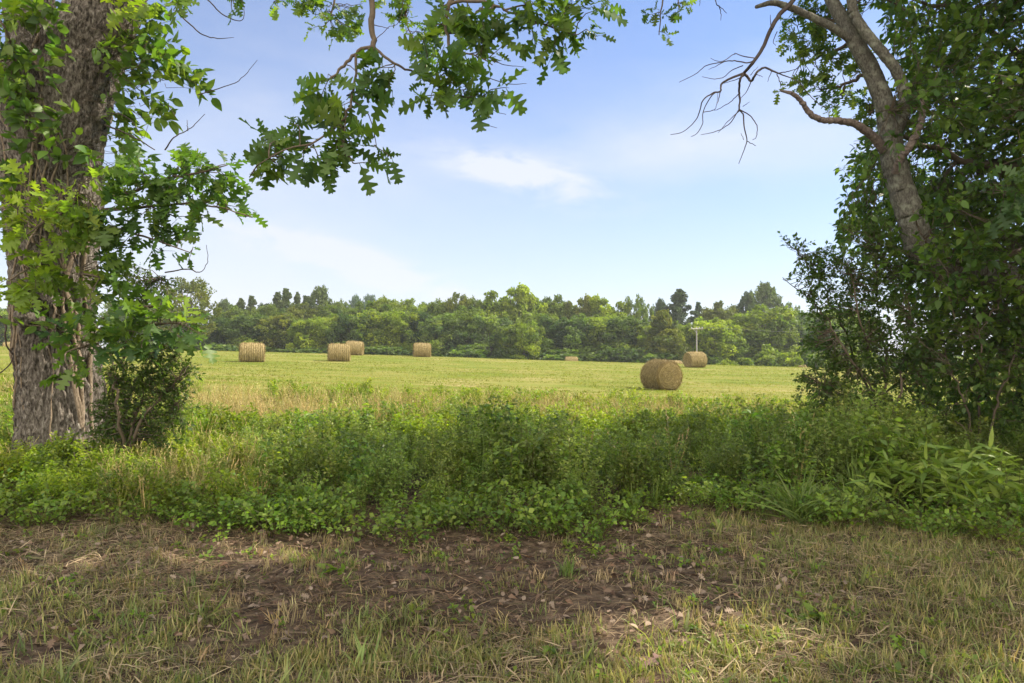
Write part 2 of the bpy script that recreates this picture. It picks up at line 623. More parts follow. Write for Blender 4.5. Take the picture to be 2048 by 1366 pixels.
# ------------------------------------------------------------------ ground
def build_ground():
    ys = np.concatenate([np.arange(-30, 1, 3.0), np.arange(1.5, 14, 0.09), np.arange(14, 90, 0.8), np.arange(90, 160, 3), np.array([180, 220, 280, 340, 400])])
    u = np.concatenate([np.linspace(-1, -0.15, 30)[:-1] * 1.0, np.linspace(-0.15, 0.15, 200), np.linspace(0.15, 1, 30)[1:]])
    # near x fan: fine close to the axis, spreading with distance
    xs = np.sign(u) * (np.abs(u) ** 1.0)
    V = []
    for y in ys:
        w = min(60 + abs(y) * 1.2, 320 - (7 + max(y, 0) * 0.9)) if y < 340 else 2.0
        near = np.clip((np.abs(u)) / 0.15, 0, 1)
        x = np.where(np.abs(u) <= 0.15, u / 0.15 * min(7 + max(y, 0) * 0.9, 318), np.sign(u) * (min(7 + max(y, 0) * 0.9, 318) + (np.abs(u) - 0.15) / 0.85 * w))
        V.append(np.column_stack([x, np.full_like(x, y), np.zeros_like(x)]))
    V = np.array(V)
    ny, nx = V.shape[:2]
    V = V.reshape(-1, 3)
    V[:, 2] = gz(V[:, 0], V[:, 1])
    k = (V[:, 1] < 14)
    V[k, 2] += 0.05 * (n2(V[k, 0], V[k, 1], 5.0, 21) - 0.5)
    idx = np.arange(ny * nx).reshape(ny, nx)
    a, b, c, d = idx[:-1, :-1], idx[:-1, 1:], idx[1:, 1:], idx[1:, :-1]
    F = np.concatenate([np.stack([a, b, c], -1).reshape(-1, 3), np.stack([a, c, d], -1).reshape(-1, 3)])
    mb = MB()
    mb.add(V, F, (1, 1, 1))
    m, n, l = new_mat('ground_soil')
    out = n.new('ShaderNodeOutputMaterial')
    p = n.new('ShaderNodeBsdfPrincipled')
    p.inputs['Roughness'].default_value = 0.95
    p.inputs['Specular IOR Level'].default_value = 0.1
    g = n.new('ShaderNodeNewGeometry')
    pos = g.outputs['Position']
    sep = n.new('ShaderNodeSeparateXYZ'); l.new(pos, sep.inputs[0])
    # soil and thatch close by
    f = noise(n, l, pos, 9, 6, 0.65)
    soil = ramp(n, l, f, [(0.32, (0.034, 0.023, 0.016)), (0.48, (0.085, 0.058, 0.040)), (0.65, (0.17, 0.125, 0.082))])
    # mown field
    st = mapping(n, l, pos, (0.10, 0.9, 1), (0, 0, R(12)))
    f2 = noise(n, l, st, 1.0, 5, 0.6, 0.6)
    f3 = noise(n, l, pos, 0.22, 5, 0.6)
    f4 = noise(n, l, pos, 14, 3, 0.6)
    s = math_node(n, l, 'ADD', math_node(n, l, 'MULTIPLY', f2, 0.45), math_node(n, l, 'ADD', math_node(n, l, 'MULTIPLY', f3, 0.35), math_node(n, l, 'MULTIPLY', f4, 0.2)))
    field = ramp(n, l, s, [(0.36, (0.085, 0.125, 0.015)), (0.47, (0.135, 0.162, 0.023)), (0.56, (0.205, 0.192, 0.054)), (0.67, (0.33, 0.27, 0.14))])
    t = n.new('ShaderNodeMapRange'); t.inputs[1].default_value = 13; t.inputs[2].default_value = 22
    wob = math_node(n, l, 'ADD', sep.outputs[1], math_node(n, l, 'MULTIPLY', f3, 3))
    l.new(wob, t.inputs[0])
    mx = n.new('ShaderNodeMix'); mx.data_type = 'RGBA'
    l.new(t.outputs[0], mx.inputs['Factor']); l.new(soil, mx.inputs['A']); l.new(field, mx.inputs['B'])
    l.new(mx.outputs['Result'], p.inputs['Base Color'])
    b = n.new('ShaderNodeBump'); b.inputs['Strength'].default_value = 0.7; b.inputs['Distance'].default_value = 0.06
    hb = math_node(n, l, 'ADD', f, f4)
    l.new(hb, b.inputs['Height']); l.new(b.outputs[0], p.inputs['Normal'])
    l.new(p.outputs[0], out.inputs[0])
    o = mb.build('ground', m, smooth=True)
    tag(o, kind='structure')


build_ground()


# ------------------------------------------------------------------ hay bales
HAY = [(0.29, 0.225, 0.10), (0.41, 0.33, 0.165), (0.19, 0.14, 0.058), (0.34, 0.27, 0.125)]
M_HAY = leaf_mat('hay', 0.05, 0.85, 0.15, (1.1, 1.0, 0.7))


def make_bale(radius=0.70, length=1.48, ribs=10, straws=5200, rounded=0.0, seed=1, shaggy=1.0, groove=0.055):
    """axis along X, resting on z=0; wrapped side, two rolled ends"""
    global rs
    rs = np.random.RandomState(seed)
    root = empty('hay_bale', (0, 0, 0))
    nx, na = 90, 120
    xs = np.linspace(-length / 2, length / 2, nx)
    th = np.linspace(0, 2 * np.pi, na, endpoint=False)
    X, T = np.meshgrid(xs, th, indexing='ij')
    rib = 0.5 + 0.5 * np.cos((X / length + 0.5) * ribs * 2 * np.pi + 0.5 * np.sin(T * 3))
    rr = radius - groove * (1 - rib ** 0.6)
    e = np.abs(X) / (length / 2)
    rr = rr - (0.05 + 0.16 * rounded) * np.clip((e - 0.82) / 0.18, 0, 1) ** 2
    q = np.stack([X * 3, np.cos(T) * 2.2, np.sin(T) * 2.2], -1)
    rr = rr + (0.09 - 0.03 * (rounded > 0)) * (fbm(q, 3, seed) - 0.5) + 0.035 * (fbm(q * 5, 2, seed + 9) - 0.5)
    Y, Z = np.cos(T) * rr, np.sin(T) * rr
    Z = np.where(Z < -radius * 0.86, -radius * 0.86 + (Z + radius * 0.86) * 0.25, Z) * 0.985 + radius * 0.86
    V = np.stack([X, Y, Z], -1).reshape(-1, 3)
    idx = np.arange(nx * na).reshape(nx, na)
    a, b = idx[:-1], np.roll(idx, -1, 1)[:-1]
    c, d = idx[1:], np.roll(idx, -1, 1)[1:]
    F = np.concatenate([np.stack([a, b, d], -1).reshape(-1, 3), np.stack([a, d, c], -1).reshape(-1, 3)])
    side = MB()
    colv = pal(1, HAY, 0)[0] * (0.80 + 0.35 * fbm(q * 2.2, 3, seed + 4).reshape(-1, 1)) * ((0.62 if rounded == 0 else 0.85) + (0.38 if rounded == 0 else 0.15) * rib.reshape(-1, 1))
    side.add(V, F, colv)
    # straws lying round the roll
    n = straws
    sx = rs.uniform(-length / 2, length / 2, n)
    sa = rs.uniform(0, 2 * np.pi, n)
    ii = np.clip(((sx / length + 0.5) * (nx - 1)).round().astype(int), 0, nx - 1)
    jj = (sa / (2 * np.pi) * na).astype(int) % na
    P0 = np.stack([X, Y, Z], -1)[ii, jj]
    outw = np.stack([np.zeros(n), np.cos(sa), np.sin(sa)], -1)
    tang = np.stack([rs.normal(0, 0.35, n), -np.sin(sa), np.cos(sa)], -1) * rs.choice([-1, 1], (n, 1))
    head = nrm(tang + outw * rs.exponential(0.13 * shaggy, (n, 1)))
    scatter(side, blade(0.030, 0.25, 2), P0, np.stack([nrm(np.cross(head, outw)), nrm(outw), head], -1), rs.uniform(0.06, 0.26, n), pal(n, HAY, 0.3))
    side.build('rolled_side', M_HAY, root, smooth=False)
    for sgn in (-1, 1):
        end = MB()
        nr = 40
        rings = np.linspace(0, 1, nr)
        edge = P_edge = np.stack([X, Y, Z], -1)[0 if sgn < 0 else -1]
        ctr = edge.mean(0)
        Vr = []
        for k, f in enumerate(rings):
            ring = ctr + (edge - ctr) * f
            tt = th + k * 0.15
            bul = 0.05 * (1 - f ** 2) + rounded * 0.10 * (1 - f ** 2)
            spiral = 0.014 * np.sin(f * 52 + th) + 0.05 * (fbm(np.stack([np.cos(th) * f * 5, np.sin(th) * f * 5, 0 * th + 3], -1), 3, seed + 31) - 0.5)
            ring = ring + np.array([sgn, 0, 0]) * (bul + spiral * min(1, f * 4) * (1 if f < 0.97 else 0))[:, None]
            Vr.append(ring)
        Vr = np.array(Vr).reshape(-1, 3)
        idx = np.arange(nr * na).reshape(nr, na)
        a, b = idx[:-1], np.roll(idx, -1, 1)[:-1]
        c, d = idx[1:], np.roll(idx, -1, 1)[1:]
        F = np.concatenate([np.stack([a, b, d], -1).reshape(-1, 3), np.stack([a, d, c], -1).reshape(-1, 3)])
        F = F if sgn < 0 else F[:, ::-1]
        f = np.repeat(rings, na); t2 = np.tile(th, nr)
        colr = np.array(HAY[0])[None] * (0.70 + 0.55 * np.sin(f * 52 + t2)[:, None] * 0.5 + 0.5 * (fbm(Vr * 9, 3, seed + 2)[:, None] - 0.4))
        end.add(Vr, F, colr)
        n = 1600
        f = np.sqrt(rs.rand(n)); sa = rs.uniform(0, 2 * np.pi, n)
        kk = (f * (nr - 1)).astype(int); jj = (sa / (2 * np.pi) * na).astype(int) % na
        P0 = Vr.reshape(nr, na, 3)[kk, jj]
        nrmv = np.tile([sgn, 0, 0], (n, 1)).astype(float)
        tang = np.stack([0 * sa, -np.sin(sa), np.cos(sa)], -1) * rs.choice([-1, 1], (n, 1)) + rs.normal(0, 0.25, (n, 3))
        head = nrm(tang + nrmv * rs.exponential(0.15, (n, 1)))
        scatter(end, blade(0.030, 0.3, 2), P0, np.stack([nrm(np.cross(head, nrmv)), nrm(nrmv), head], -1), rs.uniform(0.06, 0.22, n), pal(n, HAY, 0.3))
        end.build('end_face', M_HAY, root)
    return root


def put(root, x, y, yaw, label, dz=0.0, s=1.0, tilt=0.0, group='round hay bales scattered over the mown field'):
    root.location = (x, y, float(gz(x, y)) + dz)
    root.rotation_euler = (0, tilt, R(yaw))
    root.scale = (s, s, s)
    tag(root, label, 'hay bale', group)


bale_a = make_bale(seed=11)
bale_e = make_bale(radius=0.74, length=1.55, ribs=4, straws=9000, rounded=0.5, seed=23, shaggy=1.2, groove=0.012)
bales = [
    # px, d, yaw, label, tilt
    (504, 44, 21, 'straw coloured round bale standing alone farthest left in the open field', 0.02),
    (678, 48, 13, 'round bale overlapping and standing in front of another bale', 0.03),
    (708.5, 60, 3, 'round bale half hidden behind the left shoulder of a nearer bale', 0.05),
    (844, 60, 7.5, 'ribbed round bale standing alone in the middle of the field under the woods', 0.02),
    (1143, 81, -5, 'low looking bale sunk behind the crest below the tallest trees', 0.0),
    (1390, 54, 19, 'round bale with its round end turned left, in front of the utility pole', 0.0),
    (1351, 82, 22, 'small bale peeping over the crest between the two largest bales on the right', 0.0),
    (1608, 84, 30, 'pale bale almost hidden behind the fine leaved shrub on the right', 0.0),
    (22, 79, 35, 'pale bale on the skyline left of the big oak trunk', 0.0),
]
for i, (px, d, yaw, lab, tl) in enumerate(bales):
    b = bale_a if i == 0 else copy_tree(bale_a)
    put(b, (px - 1024) / FPX * d, d, yaw, lab, 0, 0.93, tl)
put(bale_e, (1322 - 1024) / FPX * 31.6, 31.6, -70, 'largest, nearest bale with a shaggy rounded body and its spiral end facing right', 0, 0.95)


# ------------------------------------------------------------------ utility pole and wires
def build_pole():
    x, y, _ = at(1393, 0, 98)
    zb = float(gz(x, y))
    zt = at(0, 654, 98)[2]
    root = empty('utility_pole', (x, y, zb))
    tag(root, 'thin grey wooden utility pole with a crossarm in front of the woods', 'utility pole')
    mb = MB(); limb(mb, [(x, y, zb - 0.3), (x + .03, y, (zb + zt) / 2), (x, y, zt)], [0.11, 0.10, 0.085], 10, pig=(0.27, 0.26, 0.245))
    mb.build('pole', M_TWIG, root, True)
    za = zt - 0.28
    mb = MB()
    limb(mb, [(x - 0.85, y - 0.17, za), (x, y - 0.17, za), (x + 0.85, y - 0.17, za)], [0.075] * 3, 4, pig=(0.36, 0.34, 0.31))
    mb.build('crossarm', M_TWIG, root)
    ends = []
    for dx in (-0.75, 0.35, 0.75):
        mb = MB()
        limb(mb, [(x + dx, y - 0.17, za + 0.05), (x + dx, y - 0.17, za + 0.15), (x + dx, y - 0.17, za + 0.28)], [0.04, 0.075, 0.05], 8, pig=(0.35, 0.36, 0.38))
        mb.build('insulator', M_TWIG, root, True)
        ends.append((x + dx, y - 0.17, za + 0.28))
    mb = MB(); limb(mb, [(x - 0.5, y - 0.2, za), (x - 0.25, y - 0.2, za - 0.3), (x, y - 0.17, za - 0.62)], [0.03] * 3, 4, pig=(0.33, 0.32, 0.3))
    mb.build('brace', M_TWIG, root)
    ends.append((x + 0.12, y - 0.17, za - 1.7))
    labs = ['faint power wire from the left end of the crossarm', 'faint power wire from the middle of the crossarm',
            'faint power wire from the right end of the crossarm', 'lower slack wire fixed halfway down the pole']
    for e, lb in zip(ends, labs):
        mb = MB()
        b = (e[0] + 32, e[1] + 6, e[2] + 0.1)
        mid = ((e[0] + b[0]) / 2, (e[1] + b[1]) / 2, (e[2] + b[2]) / 2 - 0.7)
        limb(mb, [e, mid, b], [0.005] * 3, 4, 20, pig=(0.16, 0.16, 0.17))
        o = mb.build('power_wire', M_TWIG)
        tag(o, lb + ' running right past the trees', 'wire', 'wires on the utility pole')


build_pole()


# ------------------------------------------------------------------ far trees
G_MID = [(0.085, 0.120, 0.024), (0.125, 0.160, 0.026), (0.055, 0.088, 0.024)]
G_CED = [(0.060, 0.088, 0.036), (0.080, 0.108, 0.040), (0.066, 0.084, 0.042)]
FBARK = (0.13, 0.11, 0.09)


def crown_blobs(mb, cen, rad, per, size, cols, outward=0.8, shape=None):
    cen = np.asarray(cen, float); rad = np.asarray(rad, float)
    # every clump carries smaller sprigs on its upper side
    k = len(cen)
    up = rvec(k * 3); up[:, 2] = np.abs(up[:, 2])
    sub = np.repeat(cen, 3, 0) + up * np.repeat(rad, 3)[:, None] * rs.uniform(0.75, 1.15, (k * 3, 1))
    col0 = pal(k, cols, 0.22)
    cen = np.vstack([cen, sub]); rad = np.concatenate([rad, np.repeat(rad, 3) * rs.uniform(0.28, 0.5, k * 3)])
    bc = np.vstack([col0, np.repeat(col0, 3, 0) * rs.uniform(0.9, 1.2, (k * 3, 1))])
    nb = len(cen)
    cnt = np.where(np.arange(nb) < k, per, max(8, per // 4))
    b = np.repeat(np.arange(nb), cnt)
    n = len(b)
    d = rvec(n)
    rr = rad[b][:, None] * (0.45 + 0.6 * rs.rand(n, 1) ** 0.6)
    P = cen[b] + d * rr * np.array([1, 1, 0.8])
    nor = nrm(d * outward + np.array([0, 0, 0.45]) + rs.normal(size=(n, 3)) * 0.55)
    head = rvec(n)
    scatter(mb, leaf_quad(0.42), P, frames(head, nor), rs.uniform(0.7, 1.35, n) * size, bc[b] * rs.uniform(0.75, 1.25, (n, 1)))


def far_tree(name, kind, seed):
    """unit trees 10 m high, about 7 m wide; trunk with limbs, and a crown"""
    global rs
    rs = np.random.RandomState(seed)
    root = empty(name, (0, 0, 0))
    tk, cr = MB(), MB()
    mat = M_FAR
    if kind in ('round', 'tall', 'cone', 'airy', 'poplar'):
        nb = dict(round=84, tall=80, cone=80, airy=40, poplar=64)[kind]
        z0 = dict(round=0.9, tall=2.2, cone=1.0, airy=3.6, poplar=2.5)[kind]
        cen, rad = [], []
        lobes = [(rs.uniform(-2.0, 2.0), rs.uniform(-1.6, 1.6), rs.uniform(7.6, 9.3)) for _ in range(5)]
        lobes[0] = (rs.uniform(-.5, .5), 0, 9.5)
        for i in range(nb):
            f = (i + rs.rand()) / nb
            z = z0 + (9.3 - z0) * f
            if kind == 'cone':
                pr = 3.3 * (1 - f) ** 0.85 + 0.15
            elif kind == 'poplar':
                pr = 2.6 * math.sqrt(max(0.02, 1 - (2 * f - 0.75) ** 2 / 1.7))
            elif kind == 'tall':
                pr = 2.9 * math.sqrt(max(0.03, 1 - ((f - 0.50) / 0.60) ** 2))
            else:
                pr = 3.4 * math.sqrt(max(0.10, 1 - ((f - 0.45) / 0.62) ** 2))
            a = i * 2.399 + rs.uniform(-.4, .4)
            q = pr * (0.55 + 0.5 * rs.rand())
            if kind == 'poplar' and f > 0.55:
                lx, ly, lz = lobes[i % 5]
                a2 = rs.uniform(0, 6.28)
                cen.append((lx + 0.5 * math.cos(a2), ly + 0.5 * math.sin(a2), 5.6 + (lz - 5.6) * rs.rand())); rad.append(rs.uniform(0.5, 0.95)); continue
            if kind in ('round', 'tall') and f > 0.9:
                lx, ly, lz = lobes[i % 5]
                cen.append((lx + rs.normal() * 0.45, ly + rs.normal() * 0.45, 7.2 + (lz - 7.2) * rs.rand())); rad.append(rs.uniform(0.45, 0.85)); continue
            cen.append((q * math.cos(a), q * math.sin(a), z))
            rad.append(rs.uniform(0.65, 1.2) * (0.75 if kind in ('airy',) else 1) * (0.75 if kind == 'cone' and f > 0.6 else 1))
        crown_blobs(cr, cen, rad, 170 if kind != 'airy' else 110, 0.26 if kind != 'airy' else 0.22, G_MID)
        limb(tk, [(0, 0, -0.5), (0.1, 0, 2.5), (0, 0.1, 5), (0.1, 0, 8)], [0.28, 0.2, 0.14, 0.04], 7, pig=FBARK, knob=0.3, seed=seed)
        for c in cen[::3 if kind != 'airy' else 1]:
            zz = max(0.8, c[2] * 0.62)
            limb(tk, [(0.05, 0, zz), (c[0] * 0.5, c[1] * 0.5, (zz + c[2]) / 2 + 0.2), c], [0.085, 0.05, 0.02], 5, 7, pig=FBARK)
    elif kind == 'cedar':
        mat = M_CEDAR
        cen, rad = [], []
        tips = [(0, 0, 10.0)] + [(rs.uniform(-1.5, 1.5), rs.uniform(-1, 1), rs.uniform(6.5, 9)) for _ in range(2)]
        for (tx, ty, tz) in tips:
            nb = 84 if tz == 10.0 else 24
            for i in range(nb):
                f = i / (nb - 1)
                z = 1.2 + (tz - 1.2) * f
                pr = 2.7 * (1 - f) ** 0.75 * (0.5 if tz < 10 else 1) * math.sqrt(rs.uniform(0.05, 1.2)) * (0.75 + 0.45 * math.sin(z * 4.2 + tx * 3)) * (1.45 if i % 6 == 0 else 1) + 0.05
                a = i * 2.399 + rs.rand()
                w = f ** 0.5
                cen.append((tx * w + pr * math.cos(a), ty * w + pr * math.sin(a), z - pr * 0.10)); rad.append(rs.uniform(0.30, 0.66) * (1.0 - 0.5 * f))
            limb(tk, [(0, 0, -0.5), (tx * 0.5, ty * 0.5, tz * 0.5), (tx, ty, tz)], [0.25, 0.14, 0.03], 6, pig=FBARK)
        for c in cen[::3]:
            limb(tk, [(0, 0, max(0.6, c[2] - 0.5)), (c[0] * 0.6, c[1] * 0.6, c[2] - 0.05), c], [0.05, 0.035, 0.015], 4, 5, pig=FBARK)
        crown_blobs(cr, cen, rad, 90, 0.20, G_CED, 0.6)
    elif kind == 'pine':
        mat = M_CEDAR
        cen, rad = [], []
        for i in range(84):
            f = i / 83
            z = 3.0 + 6.8 * f
            pr = 3.0 * math.sin(math.pi * min(1, 0.25 + 0.75 * f) * 0.98) ** 0.6 * math.sqrt(rs.uniform(0.05, 1.15))
            a = i * 2.399 + rs.rand()
            cen.append((pr * math.cos(a), pr * math.sin(a), z)); rad.append(rs.uniform(0.45, 0.85))
        limb(tk, [(0, 0, -0.5), (0.1, 0, 5), (0, 0, 9.6)], [0.28, 0.18, 0.04], 7, pig=FBARK, knob=0.2, seed=seed)
        for c in cen:
            limb(tk, [(0, 0, max(2.0, c[2] - 0.4)), (c[0] * 0.6, c[1] * 0.6, c[2] - 0.1), c], [0.06, 0.04, 0.015], 4, 5, pig=FBARK)
        crown_blobs(cr, cen, rad, 95, 0.24, G_CED, 0.6)
    elif kind == 'shrub':
        cen, rad = [], []
        for i in range(60):
            a, q = rs.uniform(0, 6.28), math.sqrt(rs.rand()) * 5.0
            cen.append((q * math.cos(a), q * math.sin(a) * 0.6, rs.uniform(0.5, 8.2) * math.sqrt(max(0.05, 1 - (q / 5.6) ** 2)))); rad.append(rs.uniform(0.8, 1.7))
        for c in cen[::2]:
            limb(tk, [(c[0] * 0.2, c[1] * 0.2, -0.3), (c[0] * 0.6, c[1] * 0.6, c[2] * 0.6), c], [0.14, 0.09, 0.03], 4, 6, pig=FBARK)
        crown_blobs(cr, cen, rad, 85, 0.62, G_MID)
    tk.build('trunk' if kind != 'shrub' else 'stems', M_FARBARK, root, True)
    cr.build('crown' if kind != 'shrub' else 'foliage', mat, root)
    return root


PROTO = {}
for i, (nm, kd) in enumerate([('deciduous_tree', 'round'), ('deciduous_tree', 'round'), ('tall_tree', 'tall'), ('tall_tree', 'tall'), ('poplar_tree', 'poplar'), ('conical_tree', 'cone'),
                              ('airy_tree', 'airy'), ('cedar_tree', 'cedar'), ('cedar_tree', 'cedar'), ('pine_tree', 'pine'), ('wild_shrub', 'shrub'), ('wild_shrub', 'shrub')]):
    PROTO.setdefault(kd, []).append([far_tree(nm, kd, 100 + i), False])
rs = np.random.RandomState(77)
WID = dict(round=5.4, tall=4.5, cone=6.2, airy=6.6, poplar=4.8, cedar=3.3, pine=4.9, shrub=10.0)
kcount = {}


def place_tree(kind, px, top, wpx, d, label, tint=(1, 1, 1), group='trees of the wood beyond the field'):
    k = kcount.get(kind, 0); kcount[kind] = k + 1
    slot = PROTO[kind][k % len(PROTO[kind])]
    root = slot[0] if not slot[1] else copy_tree(slot[0])
    slot[1] = True
    x, y, z = at(px, top, d)
    g = float(gz(x, y)) - 0.2
    h = z - g
    root.location = (x, y, g)
    sx = wpx / FPX * d / WID[kind]
    root.scale = (sx, sx, h / (10.0 if kind != 'shrub' else 9.2))
    root.rotation_euler = (0, 0, rs.uniform(0, 6.28))
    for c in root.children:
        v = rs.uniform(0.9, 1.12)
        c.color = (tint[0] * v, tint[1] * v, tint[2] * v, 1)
    tag(root, label, 'shrub' if kind == 'shrub' else 'tree', group)


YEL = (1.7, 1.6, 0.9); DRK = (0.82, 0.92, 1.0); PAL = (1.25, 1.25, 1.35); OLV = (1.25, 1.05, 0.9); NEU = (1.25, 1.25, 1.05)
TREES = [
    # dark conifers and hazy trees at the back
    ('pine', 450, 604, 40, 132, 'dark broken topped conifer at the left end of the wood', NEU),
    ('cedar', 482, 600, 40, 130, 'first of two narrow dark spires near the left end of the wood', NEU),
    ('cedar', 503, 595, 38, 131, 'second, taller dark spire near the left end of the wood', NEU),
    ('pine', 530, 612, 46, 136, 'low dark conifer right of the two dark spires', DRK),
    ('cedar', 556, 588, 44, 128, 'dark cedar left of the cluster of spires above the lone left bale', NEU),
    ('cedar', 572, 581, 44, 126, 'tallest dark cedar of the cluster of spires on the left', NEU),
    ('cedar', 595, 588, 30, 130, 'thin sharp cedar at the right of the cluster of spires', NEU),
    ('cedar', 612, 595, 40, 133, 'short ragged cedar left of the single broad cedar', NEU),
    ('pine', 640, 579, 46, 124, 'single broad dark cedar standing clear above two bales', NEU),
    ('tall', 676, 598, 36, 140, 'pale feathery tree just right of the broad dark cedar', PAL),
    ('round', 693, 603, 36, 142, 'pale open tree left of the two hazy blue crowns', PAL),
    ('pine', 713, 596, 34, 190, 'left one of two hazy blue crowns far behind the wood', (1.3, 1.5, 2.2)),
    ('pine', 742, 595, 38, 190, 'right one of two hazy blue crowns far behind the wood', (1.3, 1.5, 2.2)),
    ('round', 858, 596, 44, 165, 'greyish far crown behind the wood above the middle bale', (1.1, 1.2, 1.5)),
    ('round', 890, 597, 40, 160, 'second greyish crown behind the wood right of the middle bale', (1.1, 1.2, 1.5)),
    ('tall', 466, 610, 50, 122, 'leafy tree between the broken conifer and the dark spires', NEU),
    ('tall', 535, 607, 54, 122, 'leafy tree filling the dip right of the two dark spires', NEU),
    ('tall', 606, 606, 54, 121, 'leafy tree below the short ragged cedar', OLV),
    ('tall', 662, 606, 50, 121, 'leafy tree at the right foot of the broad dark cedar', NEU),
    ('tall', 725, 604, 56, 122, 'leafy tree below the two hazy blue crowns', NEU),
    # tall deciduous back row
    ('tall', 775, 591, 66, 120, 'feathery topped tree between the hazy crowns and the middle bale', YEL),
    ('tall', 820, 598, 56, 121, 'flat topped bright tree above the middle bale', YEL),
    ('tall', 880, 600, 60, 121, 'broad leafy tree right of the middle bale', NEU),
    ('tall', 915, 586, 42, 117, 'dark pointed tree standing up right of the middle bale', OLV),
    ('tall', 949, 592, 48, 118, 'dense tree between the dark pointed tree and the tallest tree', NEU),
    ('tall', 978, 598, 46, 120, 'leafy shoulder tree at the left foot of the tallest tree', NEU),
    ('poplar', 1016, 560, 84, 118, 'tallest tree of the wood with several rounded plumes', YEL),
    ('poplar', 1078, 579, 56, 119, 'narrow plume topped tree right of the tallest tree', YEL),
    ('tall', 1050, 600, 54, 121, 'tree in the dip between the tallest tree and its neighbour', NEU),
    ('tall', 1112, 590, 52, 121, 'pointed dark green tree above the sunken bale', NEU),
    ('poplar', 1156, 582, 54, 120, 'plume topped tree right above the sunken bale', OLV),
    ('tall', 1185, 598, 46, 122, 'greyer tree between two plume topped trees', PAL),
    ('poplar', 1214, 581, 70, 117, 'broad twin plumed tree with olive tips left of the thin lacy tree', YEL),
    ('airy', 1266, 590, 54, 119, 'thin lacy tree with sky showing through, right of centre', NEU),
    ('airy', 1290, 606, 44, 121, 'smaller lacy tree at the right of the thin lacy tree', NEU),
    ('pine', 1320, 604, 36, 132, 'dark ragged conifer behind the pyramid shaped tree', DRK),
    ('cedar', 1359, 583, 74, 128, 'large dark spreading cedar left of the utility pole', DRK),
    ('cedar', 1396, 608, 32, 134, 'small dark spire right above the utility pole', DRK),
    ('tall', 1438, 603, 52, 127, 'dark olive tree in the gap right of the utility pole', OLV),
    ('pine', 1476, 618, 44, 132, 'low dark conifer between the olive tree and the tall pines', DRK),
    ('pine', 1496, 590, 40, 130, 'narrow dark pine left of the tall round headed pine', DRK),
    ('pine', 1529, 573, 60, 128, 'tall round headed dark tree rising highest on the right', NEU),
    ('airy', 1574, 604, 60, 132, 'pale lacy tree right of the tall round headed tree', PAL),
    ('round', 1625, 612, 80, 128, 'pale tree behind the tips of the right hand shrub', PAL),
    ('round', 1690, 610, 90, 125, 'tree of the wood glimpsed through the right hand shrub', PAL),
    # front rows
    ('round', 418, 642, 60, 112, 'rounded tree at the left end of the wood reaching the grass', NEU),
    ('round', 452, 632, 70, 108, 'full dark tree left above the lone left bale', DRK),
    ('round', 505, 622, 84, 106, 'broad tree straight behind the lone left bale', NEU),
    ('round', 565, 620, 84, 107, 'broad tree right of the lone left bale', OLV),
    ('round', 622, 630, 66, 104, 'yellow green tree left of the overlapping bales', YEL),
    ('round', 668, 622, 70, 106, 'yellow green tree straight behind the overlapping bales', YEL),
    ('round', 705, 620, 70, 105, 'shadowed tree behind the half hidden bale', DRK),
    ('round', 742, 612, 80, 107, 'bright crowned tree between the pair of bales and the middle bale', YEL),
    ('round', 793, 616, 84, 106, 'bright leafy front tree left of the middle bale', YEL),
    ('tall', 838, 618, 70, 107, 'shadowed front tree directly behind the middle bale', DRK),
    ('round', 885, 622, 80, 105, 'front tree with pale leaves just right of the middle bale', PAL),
    ('tall', 930, 612, 66, 107, 'dark front tree below the dark pointed tree', NEU),
    ('round', 978, 622, 84, 106, 'pale lumpy tree below the tallest tree to its left', PAL),
    ('round', 1046, 638, 66, 101, 'low rounded pale tree in front, left of the sunken bale', YEL),
    ('tall', 1085, 622, 66, 108, 'front tree with bright right edge left of the sunken bale', NEU),
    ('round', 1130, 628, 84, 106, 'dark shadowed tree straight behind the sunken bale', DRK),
    ('round', 1190, 622, 84, 107, 'broad mottled front tree right of the sunken bale', NEU),
    ('round', 1245, 624, 84, 106, 'wide front tree below the thin lacy tree', NEU),
    ('cone', 1327, 620, 96, 101, 'pyramid shaped tree with a bright tip behind the largest bale', OLV),
    ('round', 1288, 640, 70, 106, 'bright low tree left of the pyramid shaped tree', YEL),
    ('round', 1374, 640, 60, 107, 'tree behind the utility pole', NEU),
    ('round', 1425, 628, 86, 104, 'bright rounded tree right of the utility pole', YEL),
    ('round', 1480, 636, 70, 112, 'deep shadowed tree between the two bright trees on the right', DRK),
    ('tall', 1530, 610, 92, 110, 'yellow green tree below the tall round headed dark tree', YEL),
    ('round', 1590, 630, 84, 112, 'bluish green tree near the tips of the right hand shrub', DRK),
    ('round', 1650, 640, 84, 112, 'tree behind the right hand shrub above the hidden bale', NEU),
    # left of the gap
    ('airy', 372, 554, 118, 100, 'tall open tree with a bare forked trunk left of the wood', OLV),
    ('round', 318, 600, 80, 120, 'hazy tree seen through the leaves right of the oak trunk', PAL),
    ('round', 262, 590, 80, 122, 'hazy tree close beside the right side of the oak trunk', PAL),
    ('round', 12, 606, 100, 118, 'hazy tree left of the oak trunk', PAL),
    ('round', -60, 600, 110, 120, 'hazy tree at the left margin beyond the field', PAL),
]
for t in TREES:
    place_tree(*t)
